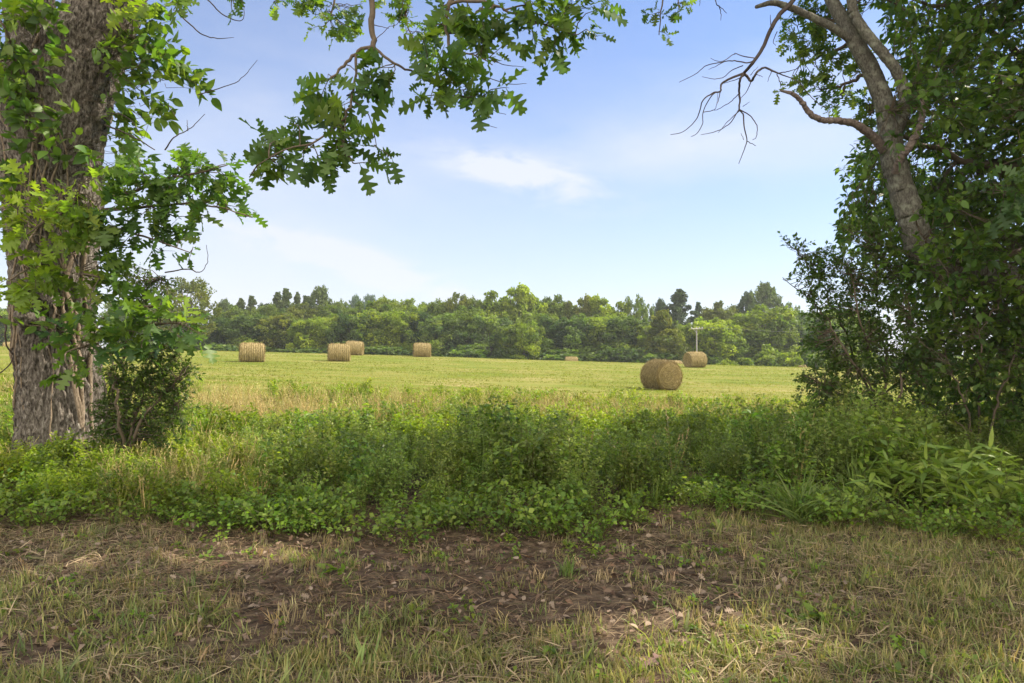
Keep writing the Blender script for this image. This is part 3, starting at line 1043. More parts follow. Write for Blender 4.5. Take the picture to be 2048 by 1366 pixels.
SHRUBS = [
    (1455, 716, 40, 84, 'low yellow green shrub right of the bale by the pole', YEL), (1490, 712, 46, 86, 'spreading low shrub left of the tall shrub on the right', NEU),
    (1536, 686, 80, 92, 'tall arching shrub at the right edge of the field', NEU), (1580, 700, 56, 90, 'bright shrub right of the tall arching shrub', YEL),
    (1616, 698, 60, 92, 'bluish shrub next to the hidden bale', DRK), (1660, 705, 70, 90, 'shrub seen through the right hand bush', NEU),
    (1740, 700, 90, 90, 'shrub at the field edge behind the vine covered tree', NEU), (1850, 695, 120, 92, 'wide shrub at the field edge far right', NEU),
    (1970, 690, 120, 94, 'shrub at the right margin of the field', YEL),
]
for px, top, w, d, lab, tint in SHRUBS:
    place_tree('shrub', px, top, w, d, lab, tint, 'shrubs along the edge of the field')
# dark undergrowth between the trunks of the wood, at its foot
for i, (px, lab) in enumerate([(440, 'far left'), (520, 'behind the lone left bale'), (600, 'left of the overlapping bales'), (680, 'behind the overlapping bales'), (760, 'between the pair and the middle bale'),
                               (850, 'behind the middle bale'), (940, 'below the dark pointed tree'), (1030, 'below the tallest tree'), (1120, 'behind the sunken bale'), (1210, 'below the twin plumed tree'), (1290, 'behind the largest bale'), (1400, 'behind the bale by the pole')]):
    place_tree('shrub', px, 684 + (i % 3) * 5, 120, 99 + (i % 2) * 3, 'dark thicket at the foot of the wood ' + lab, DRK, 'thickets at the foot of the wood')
for kd, sl in PROTO.items():
    for r_, used in sl:
        assert used, kd


# ------------------------------------------------------------------ near trees: leaf sprays
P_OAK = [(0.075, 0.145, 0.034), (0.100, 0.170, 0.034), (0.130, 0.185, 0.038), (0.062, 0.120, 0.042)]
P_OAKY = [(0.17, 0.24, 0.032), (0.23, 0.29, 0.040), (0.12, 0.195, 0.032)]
P_VINE = [(0.100, 0.180, 0.030), (0.140, 0.215, 0.034), (0.070, 0.140, 0.034)]
P_DARK = [(0.050, 0.100, 0.030), (0.085, 0.145, 0.030), (0.125, 0.180, 0.030)]
P_SHRUB = [(0.075, 0.118, 0.028), (0.10, 0.145, 0.030), (0.055, 0.095, 0.026)]


# openings in the leaf canopy through which the sun reaches single spots
SUN_SPOTS = np.array([(-2.5, 5.25, 0), (-2.1, 5.2, 0), (-1.75, 5.3, 0), (0.75, 3.85, 0), (1.0, 3.6, 0), (1.25, 3.8, 0), (0.6, 3.35, 0), (-3.4, 4.65, 0), (-3.7, 4.6, 0), (-4.5, 8.0, 0.2), (-4.1, 7.9, 0.2), (2.6, 3.3, 0),
                      (-4.7, 6.8, 0.4), (-5.2, 6.9, 0.4), (-0.3, 9.6, 0.5), (-2.2, 9.3, 0.5), (1.0, 10.0, 0.5), (2.4, 8.2, 0.5), (-1.2, 7.6, 0.5), (0.6, 7.2, 0.5), (3.6, 7.0, 0.5), (4.6, 6.6, 0.5), (-2.9, 7.6, 0.4), (1.9, 6.7, 0.4),
                      tuple(at(110, 440, 7.5)), tuple(at(70, 500, 7.5)), tuple(at(150, 390, 7.4)), tuple(at(330, 350, 7.7)), tuple(at(420, 350, 7.6)), tuple(at(320, 90, 8.4)), tuple(at(260, 60, 8.4)), tuple(at(390, 160, 8.4)), tuple(at(280, 640, 7.4)), tuple(at(350, 630, 7.4)),
                      tuple(at(1890, 260, 10.5)), tuple(at(1870, 330, 10.5)), tuple(at(1930, 230, 10.8)), tuple(at(1800, 60, 10.5)), tuple(at(1830, 420, 10.2)), tuple(at(1730, 420, 9.8)), tuple(at(1740, 560, 9.6)), tuple(at(1780, 660, 9.4)), tuple(at(1960, 400, 10)), tuple(at(1900, 700, 9.4))])


def sun_gaps(c, r):
    keep = np.ones(len(c), bool)
    sdir = np.array(sd)
    for q in SUN_SPOTS:
        v = c - q
        t = v @ sdir
        dist = np.linalg.norm(v - t[:, None] * sdir, axis=1)
        keep &= ~((t > 0.7) & (dist < r))
    return c[keep]


def sprays(lf, tw, cen, anchors, per, T, size, cols, length=0.3, spread=0.9, droop=0.15, twr=0.005, upb=0.7, axis=None, aj=0.6, gaps=False):
    """clusters of leaves on twigs; cen (n,3); anchors (m,3) skeleton points the twigs grow from"""
    cen = np.asarray(cen, float)
    if gaps:
        cen = sun_gaps(cen, (0.28 + 0.6 * size) * float(gaps))
    n = len(cen)
    if n == 0:
        return
    if anchors is not None:
        A = np.asarray(anchors, float)
        D = np.linalg.norm(cen[:, None] - A[None], axis=-1)
        k = np.argmin(D + rs.rand(*D.shape) * 0.12, 1)
        base = A[k]
        ax = cen - base
        dist = np.linalg.norm(ax, axis=1, keepdims=True)
        ax = nrm(ax + 1e-4) + rs.normal(size=(n, 3)) * 0.35
    else:
        ax = rs.normal(size=(n, 3)) * np.array([1, 1, 0.4])
        base = None
    if axis is not None:
        ax = ax * aj + np.asarray(axis, float)[None]
    ax = nrm(ax - np.array([0, 0, droop]))
    st, en = cen - ax * length * 0.5, cen + ax * length * 0.45
    if tw is not None:
        if base is not None:
            far_off = dist > 0.8                 # too far from a bough: only its own twig
            base = np.where(far_off, st - ax * 0.25 + rs.normal(size=(n, 3)) * 0.08, base)
            dist = np.minimum(dist, 0.8)
            mid = (base + st) / 2 + rs.normal(size=(n, 3)) * 0.08 * dist
            P = np.stack([base, mid, st, cen + rs.normal(size=(n, 3)) * 0.02, en], 1)
            r = np.array([1.5, 1.2, 1.0, 0.7, 0.35])[None] * twr * np.ones((n, 1))
        else:
            P = np.stack([st, cen, en], 1)
            r = np.array([1.0, 0.8, 0.4])[None] * twr * np.ones((n, 1))
        tubes(tw, P, r, TWIG, 3)
    b = np.repeat(np.arange(n), per)
    t = np.tile((np.arange(per) + 0.5) / per, n) + rs.uniform(-.1, .1, n * per)
    N_ = n * per
    p = st[b] + (en - st)[b] * t[:, None]
    side = nrm(np.cross(ax[b], rs.normal(size=(N_, 3))))
    head = nrm(ax[b] * (0.35 + 0.6 * t[:, None]) + side * spread - np.array([0, 0, droop]))
    up = np.array([0, 0, upb]) + rs.normal(size=(N_, 3)) * 0.55
    M = frames(head, up)
    sz = rs.uniform(0.45, 1.3, N_) * size
    bc = pal(n, cols, 0.15)[b] * rs.uniform(0.8, 1.2, (N_, 1))
    pick = rs.randint(0, len(T), N_)
    for i in range(len(T)):
        q = pick == i
        scatter(lf, T[i], p[q] + head[q] * 0.12 * sz[q][:, None], M[q], sz[q], bc[q])


def blob(px, py, rx, ry, d, n, dz=None):
    """n points inside an ellipsoid given by its outline in the photo and its real depth"""
    c = at(px, py, d)
    ax, az = rx / FPX * d, ry / FPX * d
    ay = dz if dz else 0.8 * (ax + az) / 2
    q = rvec(n) * rs.rand(n, 1) ** 0.40
    return c + q * np.array([ax, ay, az])


def blobs(lst, d, dens, leafpx):
    out = []
    for b in lst:
        dd = b[4] if len(b) > 4 else d
        n = max(1, int(round(dens * math.pi * b[2] * b[3] / leafpx ** 2)))
        out.append(blob(b[0], b[1], b[2], b[3], dd, n))
    return np.vstack(out)


# ------------------------------------------------------------------ the big oak on the left
OD = 8.6
def build_oak():
    global rs
    rs = np.random.RandomState(5)
    base = at(118, 900, OD)
    zb = float(gz(base[0], base[1]))
    root = empty('oak_tree', (base[0], base[1], zb))
    tag(root, 'big old oak with thick furrowed trunk wrapped in vines beside the mown strip', 'tree')
    tk = MB()
    PX = OD / FPX

    def trunk(rows, seed, na=220, m=260):
        P = np.array([at(r[0], r[1], r[3] if len(r) > 3 else OD) for r in rows]); rad = np.array([r[2] / 2 * PX for r in rows])
        Q = spline(np.column_stack([P, rad]), m)
        C, r = Q[:, :3], Q[:, 3]
        th = np.linspace(0, 2 * np.pi, na, endpoint=False)
        tg = nrm(np.gradient(C, axis=0))
        X = nrm(np.cross(np.array([0, 1.0, 0])[None], tg)); Y = np.cross(tg, X)
        ring = X[:, None] * np.cos(th)[None, :, None] + Y[:, None] * np.sin(th)[None, :, None]
        s = np.concatenate([[0], np.cumsum(np.linalg.norm(np.diff(C, axis=0), axis=1))])
        TT, SS = np.meshgrid(th, s)
        RR = r[:, None] * np.ones(na)[None]
        f = lambda k, kz, sd, o=3: fbm(np.stack([np.cos(TT) * RR * k, np.sin(TT) * RR * k, SS * kz], -1), o, sd)
        big = 0.16 * (f(2.0, 0.7, seed) - 0.5)
        ridge = np.abs(2 * f(13, 3.6, seed + 3) - 1)
        ridge2 = np.abs(2 * f(30, 11.0, seed + 5, 2) - 1)
        flare = 0.0
        disp = RR * big + 0.045 * (np.minimum(ridge * 2.8, 1) - 0.6) + 0.020 * (np.minimum(ridge2 * 2, 1) - 0.5)
        but = np.exp(-np.clip(SS - 0.1, 0, None) / 0.45) * 0.06 * (1 + np.cos(TT * 5 + seed))
        if rows[0][1] < 850:
            but = but * 0
        V = C[:, None] + ring * (RR + disp + but)[..., None]
        idx = np.arange(m * na).reshape(m, na)
        a, b = idx[:-1], np.roll(idx, -1, 1)[:-1]
        c, d = idx[1:], np.roll(idx, -1, 1)[1:]
        tk.add(V.reshape(-1, 3), np.concatenate([np.stack([a, b, d], -1).reshape(-1, 3), np.stack([a, d, c], -1).reshape(-1, 3)]), (1, 1, 1))
        return C, RR + disp, X, Y, th

    surf = trunk([(127, 960, 170), (126, 900, 160), (125, 820, 152), (120, 740, 146), (112, 660, 142), (107, 590, 142), (107, 500, 148), (106, 410, 166), (104, 320, 172), (98, 240, 180), (90, 170, 170), (86, 110, 120), (88, 60, 60)], 3)
    surf2 = trunk([(112, 430, 120), (118, 340, 136), (128, 250, 150), (144, 180, 150), (166, 110, 146), (195, 50, 132), (222, -10, 124), (255, -90, 112), (300, -190, 100), (370, -330, 84, 8.3), (470, -470, 66, 7.8), (580, -560, 50, 7.2), (690, -600, 36, 6.7), (760, -560, 22, 6.3), (745, -350, 14, 6.1)], 8, 120, 260)
    surf3 = trunk([(78, 240, 90), (74, 170, 100), (70, 100, 92), (62, 30, 88), (55, -60, 84), (40, -200, 76), (10, -420, 60), (-40, -650, 40)], 13, 120, 160)
    tk.build('trunk', M_OAKBARK, root, True)
    # burl and broken stub on the left side
    mb = MB()
    limb(mb, [at(70, 640, 8.2), at(52, 633, 8.05), at(36, 628, 7.95)], [0.14, 0.12, 0.07], 16, 14, 0.35, seed=4)
    limb(mb, [at(88, 600, 8.25), at(70, 585, 8.05), at(62, 562, 8.0)], [0.17, 0.14, 0.05], 16, 14, 0.35, seed=7)
    mb.build('burl', M_OAKBARK, root, True)

    # leafy sprays of the oak
    lf, tw = MB(), MB()
    def skel(rows, knob=0.03):
        P, r = pixpath(rows)
        bt = MB(); q = limb(bt, P, r, 6, 6 * len(rows), pig=TWIG, knob=knob, seed=rs.randint(99))
        bt.build('bough', M_TWIG, root, True)
        return q
    SK = []
    for rows in [[(205, 400, 8.3, 9), (260, 385, 8.0, 7), (330, 360, 7.8, 6), (400, 345, 7.6, 4), (455, 330, 7.5, 2)],
                 [(205, 420, 8.3, 8), (280, 415, 7.9, 6), (370, 408, 7.7, 4), (440, 415, 7.6, 3), (505, 435, 7.5, 2)],
                 [(190, 470, 8.2, 7), (240, 460, 8.0, 5), (310, 480, 7.8, 4), (380, 505, 7.7, 2)],
                 [(130, 470, 8.0, 8), (110, 440, 7.6, 6), (80, 450, 7.4, 4), (40, 480, 7.3, 3)],
                 [(120, 430, 8.0, 7), (150, 405, 7.6, 5), (160, 370, 7.4, 4)],
                 [(150, 520, 8.0, 6), (165, 545, 7.6, 5), (200, 555, 7.5, 3)], [(100, 520, 8.0, 6), (60, 535, 7.5, 5), (20, 560, 7.4, 3)],
                 [(200, 660, 8.2, 9), (240, 655, 7.8, 7), (300, 650, 7.5, 5), (360, 645, 7.3, 3)],
                 [(180, 680, 8.1, 8), (190, 690, 7.6, 6), (160, 695, 7.2, 4), (130, 710, 7.0, 3), (140, 740, 6.9, 2)],
                 [(200, 640, 8.3, 6), (260, 620, 8.0, 5), (320, 610, 7.8, 3)],
                 [(30, 120, 8.0, 7), (10, 60, 7.7, 5), (-20, 20, 7.6, 3)], [(225, 20, 8.3, 6), (250, 60, 8.3, 5), (290, 90, 8.4, 3)]]:
        SK.append(skel(rows))
    SKP = np.vstack(SK)
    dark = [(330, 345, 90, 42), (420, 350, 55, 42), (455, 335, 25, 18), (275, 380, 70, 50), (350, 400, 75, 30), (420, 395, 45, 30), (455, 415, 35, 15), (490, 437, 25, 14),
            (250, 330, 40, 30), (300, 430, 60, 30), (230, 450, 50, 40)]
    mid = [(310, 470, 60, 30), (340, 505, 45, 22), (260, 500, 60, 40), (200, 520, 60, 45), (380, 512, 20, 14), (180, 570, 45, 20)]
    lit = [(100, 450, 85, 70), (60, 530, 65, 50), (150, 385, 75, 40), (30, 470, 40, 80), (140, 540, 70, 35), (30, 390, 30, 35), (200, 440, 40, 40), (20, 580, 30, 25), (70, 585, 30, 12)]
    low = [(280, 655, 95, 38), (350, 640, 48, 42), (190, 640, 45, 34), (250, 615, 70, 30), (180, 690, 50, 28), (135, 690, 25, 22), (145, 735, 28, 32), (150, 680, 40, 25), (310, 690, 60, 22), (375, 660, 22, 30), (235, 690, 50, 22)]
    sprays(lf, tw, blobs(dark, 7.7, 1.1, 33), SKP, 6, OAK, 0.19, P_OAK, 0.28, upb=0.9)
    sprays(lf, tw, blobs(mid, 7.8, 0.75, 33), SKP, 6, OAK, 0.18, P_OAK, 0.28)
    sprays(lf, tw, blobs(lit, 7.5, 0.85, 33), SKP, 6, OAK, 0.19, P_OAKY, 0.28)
    sprays(lf, tw, blobs(low, 7.4, 1.0, 36), SKP, 6, OAK, 0.20, P_OAK + P_OAKY[:1], 0.28)
    sprays(lf, tw, blobs([(15, 40, 40, 60), (-20, 120, 40, 80), (15, 170, 25, 40), (340, 5, 40, 20), (275, 30, 40, 40)], 7.8, 0.7, 33), SKP, 6, OAK, 0.19, P_OAKY, 0.28)
    # bare twigs
    for rows in [[(360, 30, 8.2, 3), (400, 66, 8.1, 2.4), (436, 77, 8.1, 2), (468, 75, 8.1, 1)], [(395, 190, 8.2, 3), (455, 172, 8.1, 2.2), (490, 150, 8.1, 1.6), (515, 120, 8.1, 1)],
                 [(330, 300, 8.2, 3), (350, 273, 8.1, 2.4), (380, 258, 8.1, 1.8), (410, 228, 8.1, 1)], [(376, 262, 8.1, 1.8), (374, 240, 8.1, 1)],
                 [(330, 545, 7.9, 3), (375, 538, 7.9, 2.6), (398, 545, 7.9, 2), (415, 525, 7.9, 1.6), (413, 490, 7.9, 1)], [(300, 412, 7.8, 3), (350, 432, 7.8, 2), (385, 430, 7.8, 1)],
                 [(210, 250, 8.3, 4), (260, 270, 8.2, 3), (310, 300, 8.1, 2)], [(215, 225, 8.3, 3), (255, 235, 8.2, 2), (285, 275, 8.2, 1.5)],
                 [(-10, 620, 8.3, 5), (10, 650, 8.2, 5), (14, 690, 8.2, 4), (32, 715, 8.3, 4)], [(-20, 760, 8.3, 3), (20, 730, 8.3, 3), (33, 690, 8.3, 2)],
                 [(395, -20, 7.0, 3), (420, 5, 7.0, 2.5), (452, 32, 7.0, 2.5), (482, 40, 7.0, 2), (488, 15, 7.0, 1.5), (478, -10, 7.0, 1.5)]]:
        P, r = pixpath(rows)
        bt = MB(); limb(bt, P, r, 4, 6 * len(rows), pig=(0.07, 0.055, 0.045), knob=0.02, seed=rs.randint(99))
        bt.build('bare_twig', M_TWIG, root, True)
    sprays(lf, tw, [at(468, 12, 7.0), at(462, 20, 7.0)], [at(470, -10, 7.0)], 2, OAK, 0.15, P_OAK, 0.1, droop=0.8)
    tw.build('twigs', M_TWIG, root, True)
    lf.build('foliage', M_LEAF, root)

    # the limb hanging into the picture from above, with its own twigs and leaves
    tw, lf = MB(), MB()
    SK = []
    HD = 6.0
    for rows in [[(745, -350, 6.1, 16), (736, -150, 6.0, 14), (742, -20, 6.0, 12), (744, 50, 6.0, 12), (748, 95, 6.0, 10), (737, 100, 6.0, 9)],
                 [(748, 92, 6.0, 8), (715, 104, 6.0, 7), (690, 130, 6.0, 6), (655, 160, 5.9, 4), (622, 160, 5.8, 2)],
                 [(712, 110, 6.0, 6), (711, 160, 6.0, 5), (703, 205, 5.9, 5), (680, 245, 5.9, 4), (630, 285, 5.8, 4), (570, 300, 5.7, 3), (515, 330, 5.7, 2)],
                 [(680, 245, 5.9, 4), (690, 290, 5.8, 3), (705, 325, 5.8, 2)], [(705, 200, 5.9, 3), (735, 230, 6.0, 2), (755, 300, 6.0, 1.5)],
                 [(750, 97, 6.0, 6), (790, 128, 6.0, 5), (840, 150, 6.1, 4), (900, 185, 6.1, 4), (960, 205, 6.2, 2)],
                 [(985, -160, 6.4, 16), (940, -60, 6.4, 13), (900, 5, 6.3, 10), (893, 45, 6.3, 7), (900, 100, 6.2, 6), (910, 160, 6.2, 4)],
                 [(870, 35, 6.3, 5), (900, 8, 6.3, 7), (960, 4, 6.3, 6), (1010, 20, 6.3, 5), (1090, 50, 6.3, 4), (1150, 70, 6.3, 2)],
                 [(1010, 20, 6.3, 4), (1080, 5, 6.3, 3), (1150, 15, 6.3, 2)], [(1010, -130, 6.4, 10), (1080, -40, 6.4, 6), (1130, 20, 6.3, 4)],
                 [(900, 100, 6.2, 4), (950, 110, 6.2, 3), (985, 130, 6.2, 2)]]:
        P, r = pixpath(rows)
        SK.append(limb(tw, P, r, 7, 6 * len(rows), 0.15, pig=TWIG, knob=0.03, seed=rs.randint(99)))
    SKP = np.vstack([s[len(s) // 4:] for s in SK])
    A = [(650, 160, 42, 22), (628, 185, 28, 22), (700, 125, 32, 20), (715, 170, 36, 24), (685, 205, 30, 26), (748, 130, 18, 14),
         (775, 145, 30, 16), (790, 170, 15, 20), (655, 265, 38, 26), (700, 250, 42, 30), (600, 270, 34, 22), (545, 290, 38, 22), (515, 325, 24, 18),
         (575, 305, 40, 28), (620, 325, 38, 22), (690, 320, 46, 30), (715, 285, 26, 32), (735, 330, 18, 12), (762, 308, 12, 5), (545, 325, 20, 14),
         (850, 165, 28, 28), (838, 200, 14, 14), (880, 140, 36, 26), (920, 170, 48, 30), (955, 190, 38, 32), (992, 180, 20, 20), (948, 212, 28, 14), (880, 105, 36, 32), (870, 185, 20, 14)]
    B = [(950, 90, 46, 34), (925, 40, 46, 36), (870, 40, 36, 34), (980, 40, 38, 28), (995, 95, 18, 14), (1060, 35, 46, 26), (1105, 65, 46, 32), (1150, 30, 42, 30), (1180, 60, 18, 22),
         (1110, 105, 24, 16), (1062, 78, 20, 14), (1192, 22, 18, 18), (1020, 10, 50, 20), (1120, 5, 60, 16)]
    far = [(660, 35, 42, 32), (640, 5, 40, 18), (690, 62, 22, 12), (800, 20, 36, 24), (818, 55, 18, 14), (560, 2, 32, 9), (835, 85, 26, 26), (850, 115, 26, 18), (710, 15, 20, 20), (480, -5, 30, 8), (770, 0, 30, 10), (860, 60, 30, 30)]
    sprays(lf, tw, blobs(A, 5.9, 1.05, 38), SKP, 6, OAK, 0.20, P_OAK, 0.22, upb=0.3)
    sprays(lf, tw, blobs(B, 6.25, 1.15, 38), SKP, 6, OAK, 0.20, P_OAK, 0.22, upb=0.3)
    tw.build('hanging_limb', M_TWIG, root, True)
    tw = MB()
    for rows in [[(985, 122, 6.2, 2), (1010, 130, 6.2, 1.8), (1048, 134, 6.2, 1)], [(975, 155, 6.2, 2), (1015, 168, 6.2, 1.8), (1053, 167, 6.2, 1)], [(945, 222, 6.1, 2), (958, 243, 6.1, 1.6), (994, 256, 6.1, 1)],
                 [(965, 205, 6.1, 2), (990, 222, 6.1, 1.5), (1012, 229, 6.1, 1)], [(905, 190, 6.1, 2), (885, 205, 6.1, 1.5), (855, 210, 6.1, 1.2)], [(748, 50, 6.0, 2.2), (778, 57, 6.0, 1.2)], [(752, 78, 6.0, 2), (778, 55, 6.0, 1.6), (800, 40, 6.0, 1.4), (808, -10, 6.0, 1.4)]]:
        P, r = pixpath(rows)
        bt = MB(); limb(bt, P, r, 4, 5 * len(rows), pig=(0.08, 0.06, 0.05), knob=0.015, seed=rs.randint(99))
        bt.build('bare_twig', M_TWIG, root, True)
    # farther overhead sprays, with smaller leaves
    T2 = []
    for rows in [[(700, -120, 9, 8), (670, -20, 9, 5), (660, 40, 9, 3)], [(850, -150, 9, 8), (815, -20, 9, 5), (815, 50, 9, 3), (840, 100, 9, 2)], [(600, -100, 9, 6), (575, -20, 9, 4), (555, 0, 9, 2)], [(500, -80, 9, 4), (485, -10, 9, 2)]]:
        bt = MB(); P, r = pixpath(rows); T2.append(limb(bt, P, r, 5, 20, pig=TWIG, knob=0.05, seed=rs.randint(99)))
        bt.build('overhead_twig', M_TWIG, root, True)
    sprays(lf, tw, blobs(far, 9.0, 1.1, 21), np.vstack(T2), 6, OAK, 0.145, P_OAK + P_OAKY[:1], 0.2, upb=0.5)
    tw.build('overhead_twigs', M_TWIG, root, True)
    lf.build('hanging_foliage', M_LEAF, root)

    # crown above the frame
    lf, tw = MB(), MB()
    n = 450
    q = rvec(n) * rs.rand(n, 1) ** 0.4
    c = np.array([-4.0, 7.5, 11.5]) + q * np.array([7.0, 5.5, 4.0])
    pyv = HOR - (c[:, 2] - EYE) / np.maximum(c[:, 1], 0.5) * FPX
    c = c[pyv < -110]
    tips = [limb(tw, [(-5.2, 8.4, 8.0), (-4.5, 8, 10), tuple(c[i] * 0.5 + np.array([-4, 7.5, 10]) * 0.5), tuple(c[i])], [0.16, 0.12, 0.06, 0.02], 6, 16, pig=TWIG) for i in range(18)]
    sprays(lf, tw, c, np.vstack(tips), 9, [leaf_quad(0.35)], 0.26, P_OAK, 0.6, twr=0.008, gaps=True)
    tw.build('upper_limbs', M_TWIG, root, True)
    lf.build('crown', M_LEAF, root)

    # ---- the vines on the trunk: a plant of its own
    vr = empty('climbing_vine', (base[0] + 0.2, base[1] - 0.6, zb))
    tag(vr, 'climbing vine with woody stems and broad leaves growing up the big oak trunk', 'vine')
    st, lf, tw = MB(), MB(), MB()
    C, RR, X, Y, th = surf
    m = len(C)
    keep = []
    def stem(t0, t1, a0, a1, r0, r1, wob, seed, lift=0.9):
        k = 60
        t = np.linspace(t0, t1, k)
        ang = a0 + (a1 - a0) * np.linspace(0, 1, k) + wob * (fbm(np.column_stack([t * 9, np.zeros(k) + seed, np.zeros(k)]), 3, seed) - 0.5) * 2
        i = (t * (m - 1)).astype(int)
        j = ((ang % (2 * np.pi)) / (2 * np.pi) * len(th)).astype(int) % len(th)
        r = np.linspace(r0, r1, k) * (0.8 + 0.5 * vnoise(np.column_stack([t * 20, np.zeros(k), np.zeros(k) + seed]), 2))
        rad = RR[i, j]
        rad = np.convolve(np.pad(rad, 3, 'edge'), np.ones(7) / 7, 'valid') + r * lift
        P = C[i] + (X[i] * np.cos(ang)[:, None] + Y[i] * np.sin(ang)[:, None]) * rad[:, None]
        P = np.array([np.convolve(np.pad(P[:, q], 2, 'edge'), np.ones(5) / 5, 'valid') for q in range(3)]).T
        limb(st, P[::2], r[::2], 8, 80, 0.2, seed=seed)
        keep.append(P)
    # X points to image-left or right; find the sign that faces the camera
    fa = -np.pi / 2 if (Y[m // 2][1] > 0) else np.pi / 2
    sgn = 1 if X[m // 2][0] > 0 else -1
    f = lambda side: fa + sgn * side * (1 if fa < 0 else -1)        # side: -1.3 left edge .. +1.3 right edge seen from the camera
    spec = [(0.02, 0.62, 0.95, 0.75, .055, .035, .25), (0.02, 0.5, 1.1, 1.0, .06, .04, .2), (0.02, 0.55, 0.8, 1.1, .05, .04, .3), (0.03, 0.7, 1.25, 1.05, .06, .04, .2), (0.02, .6, 1.4, 1.25, .05, .04, .2),
            (0.12, 0.45, -1.15, -0.1, .045, .035, .15), (0.2, 0.42, -1.2, -0.6, .05, .04, .2), (0.30, 0.62, -0.7, -0.1, .04, .03, .3), (0.05, 0.36, -0.25, -0.5, .03, .025, .15), (0.33, 0.58, 0.1, -0.6, .035, .03, .4),
            (0.35, 0.75, 0.5, 0.2, .035, .025, .4), (0.38, 0.8, 0.3, 0.7, .03, .025, .5), (0.36, 0.7, -0.1, 0.5, .035, .03, .4), (0.45, 0.9, 0.75, 0.55, .04, .03, .3), (0.5, 0.98, 0.15, 0.6, .045, .05, .25),
            (0.42, 0.9, -0.4, -0.7, .035, .025, .4), (0.5, 0.95, -0.9, -0.5, .03, .025, .4), (0.6, 0.95, 0.9, 0.7, .03, .02, .3), (0.55, 0.85, 0.4, -0.3, .025, .02, .5), (0.32, 0.5, 0.6, 0.1, .03, .025, .5),
            (0.34, 0.52, -0.3, 0.4, .025, .02, .5), (0.5, .75, -.1, .5, .022, .018, .6), (0.55, .8, .6, 0, .022, .018, .6), (0.05, 0.3, 0.35, 0.3, .025, .02, .3)]
    for i, s in enumerate(spec):
        if i in (3, 11, 16, 20, 21):
            continue
        stem(s[0], s[1], f(s[2]), f(s[3]), s[4] * (0.34 if i > 4 else 0.5), s[5] * (0.32 if i > 4 else 0.46), s[6] * 1.3, 40 + i)
    st.build('stems', M_VINEBARK, vr, True)
    KP = np.vstack(keep)[::4]
    vb = [(300, 60, 50, 50), (330, 125, 55, 40), (255, 150, 45, 45), (395, 165, 35, 20), (350, 160, 40, 25), (275, 210, 55, 38), (325, 215, 25, 25), (240, 280, 30, 45), (290, 100, 50, 40), (240, 90, 30, 40),
          (250, 330, 40, 30), (230, 380, 30, 30), (290, 20, 40, 30), (215, 245, 20, 40), (330, 235, 14, 10)]
    vb2 = [(105, 115, 34, 26), (85, 60, 40, 40), (60, 30, 40, 30), (40, 225, 32, 26), (30, 150, 30, 40), (50, 270, 25, 14), (200, 95, 25, 14), (95, 165, 25, 18), (20, 110, 30, 40), (60, 120, 30, 24), (150, 215, 15, 8), (70, 300, 20, 14), (165, 300, 30, 12),
           (20, 320, 24, 40), (80, 640, 20, 12), (85, 665, 22, 10), (45, 655, 16, 12), (100, 650, 14, 10), (110, 20, 30, 22), (150, 340, 30, 14), (190, 600, 14, 30), (225, 560, 20, 40), (210, 500, 16, 40), (130, 300, 45, 30), (95, 250, 40, 30), (150, 610, 30, 20), (60, 200, 40, 40)]
    sprays(lf, tw, blobs(vb, 8.4, 1.35, 28), KP, 6, OVATE, 0.16, P_VINE + P_OAKY[:1], 0.28, twr=0.003)
    sprays(lf, tw, blobs(vb2, 7.85, 1.2, 28), KP, 5, OVATE, 0.16, P_DARK + P_VINE, 0.22, twr=0.003)
    tw.build('tendrils', M_TWIG, vr, True)
    lf.build('foliage', M_LEAF, vr)


build_oak()


# ------------------------------------------------------------------ fine leaved shrubs
def shrub(name, label, base_px, lst, d, leafsize, dens, cols, stems, seed, per=11, length=0.22, cat='shrub', T=SMALL, group=None):
    global rs
    rs = np.random.RandomState(seed)
    b = at(base_px, 0, d); zb = float(gz(b[0], d))
    root = empty(name, (b[0], d, zb))
    tag(root, label, cat, group)
    tw, lf = MB(), MB()
    sk = []
    base = np.array([b[0], d, zb - 0.05])
    for rows in stems:
        P = np.array([base + np.array([rs.uniform(-.15, .15), rs.uniform(-.15, .15), 0])] + [at(r[0], r[1], r[2] if len(r) > 2 else d + rs.uniform(-.4, .4)) for r in rows])
        rr = np.linspace(0.022, 0.005, len(P))
        sk.append(limb(tw, P, rr, 5, 8 * len(P), pig=TWIG, knob=0.08, seed=rs.randint(999)))
    pts = blobs(lst, d, dens, leafsize / d * FPX * 2.2)
    sprays(lf, tw, pts, np.vstack(sk), per, T, leafsize, cols, length, spread=0.8, droop=0.05, twr=0.0035, upb=0.6)
    tw.build('stems', M_TWIG, root, True)
    lf.build('foliage', M_LEAF, root)
    return root


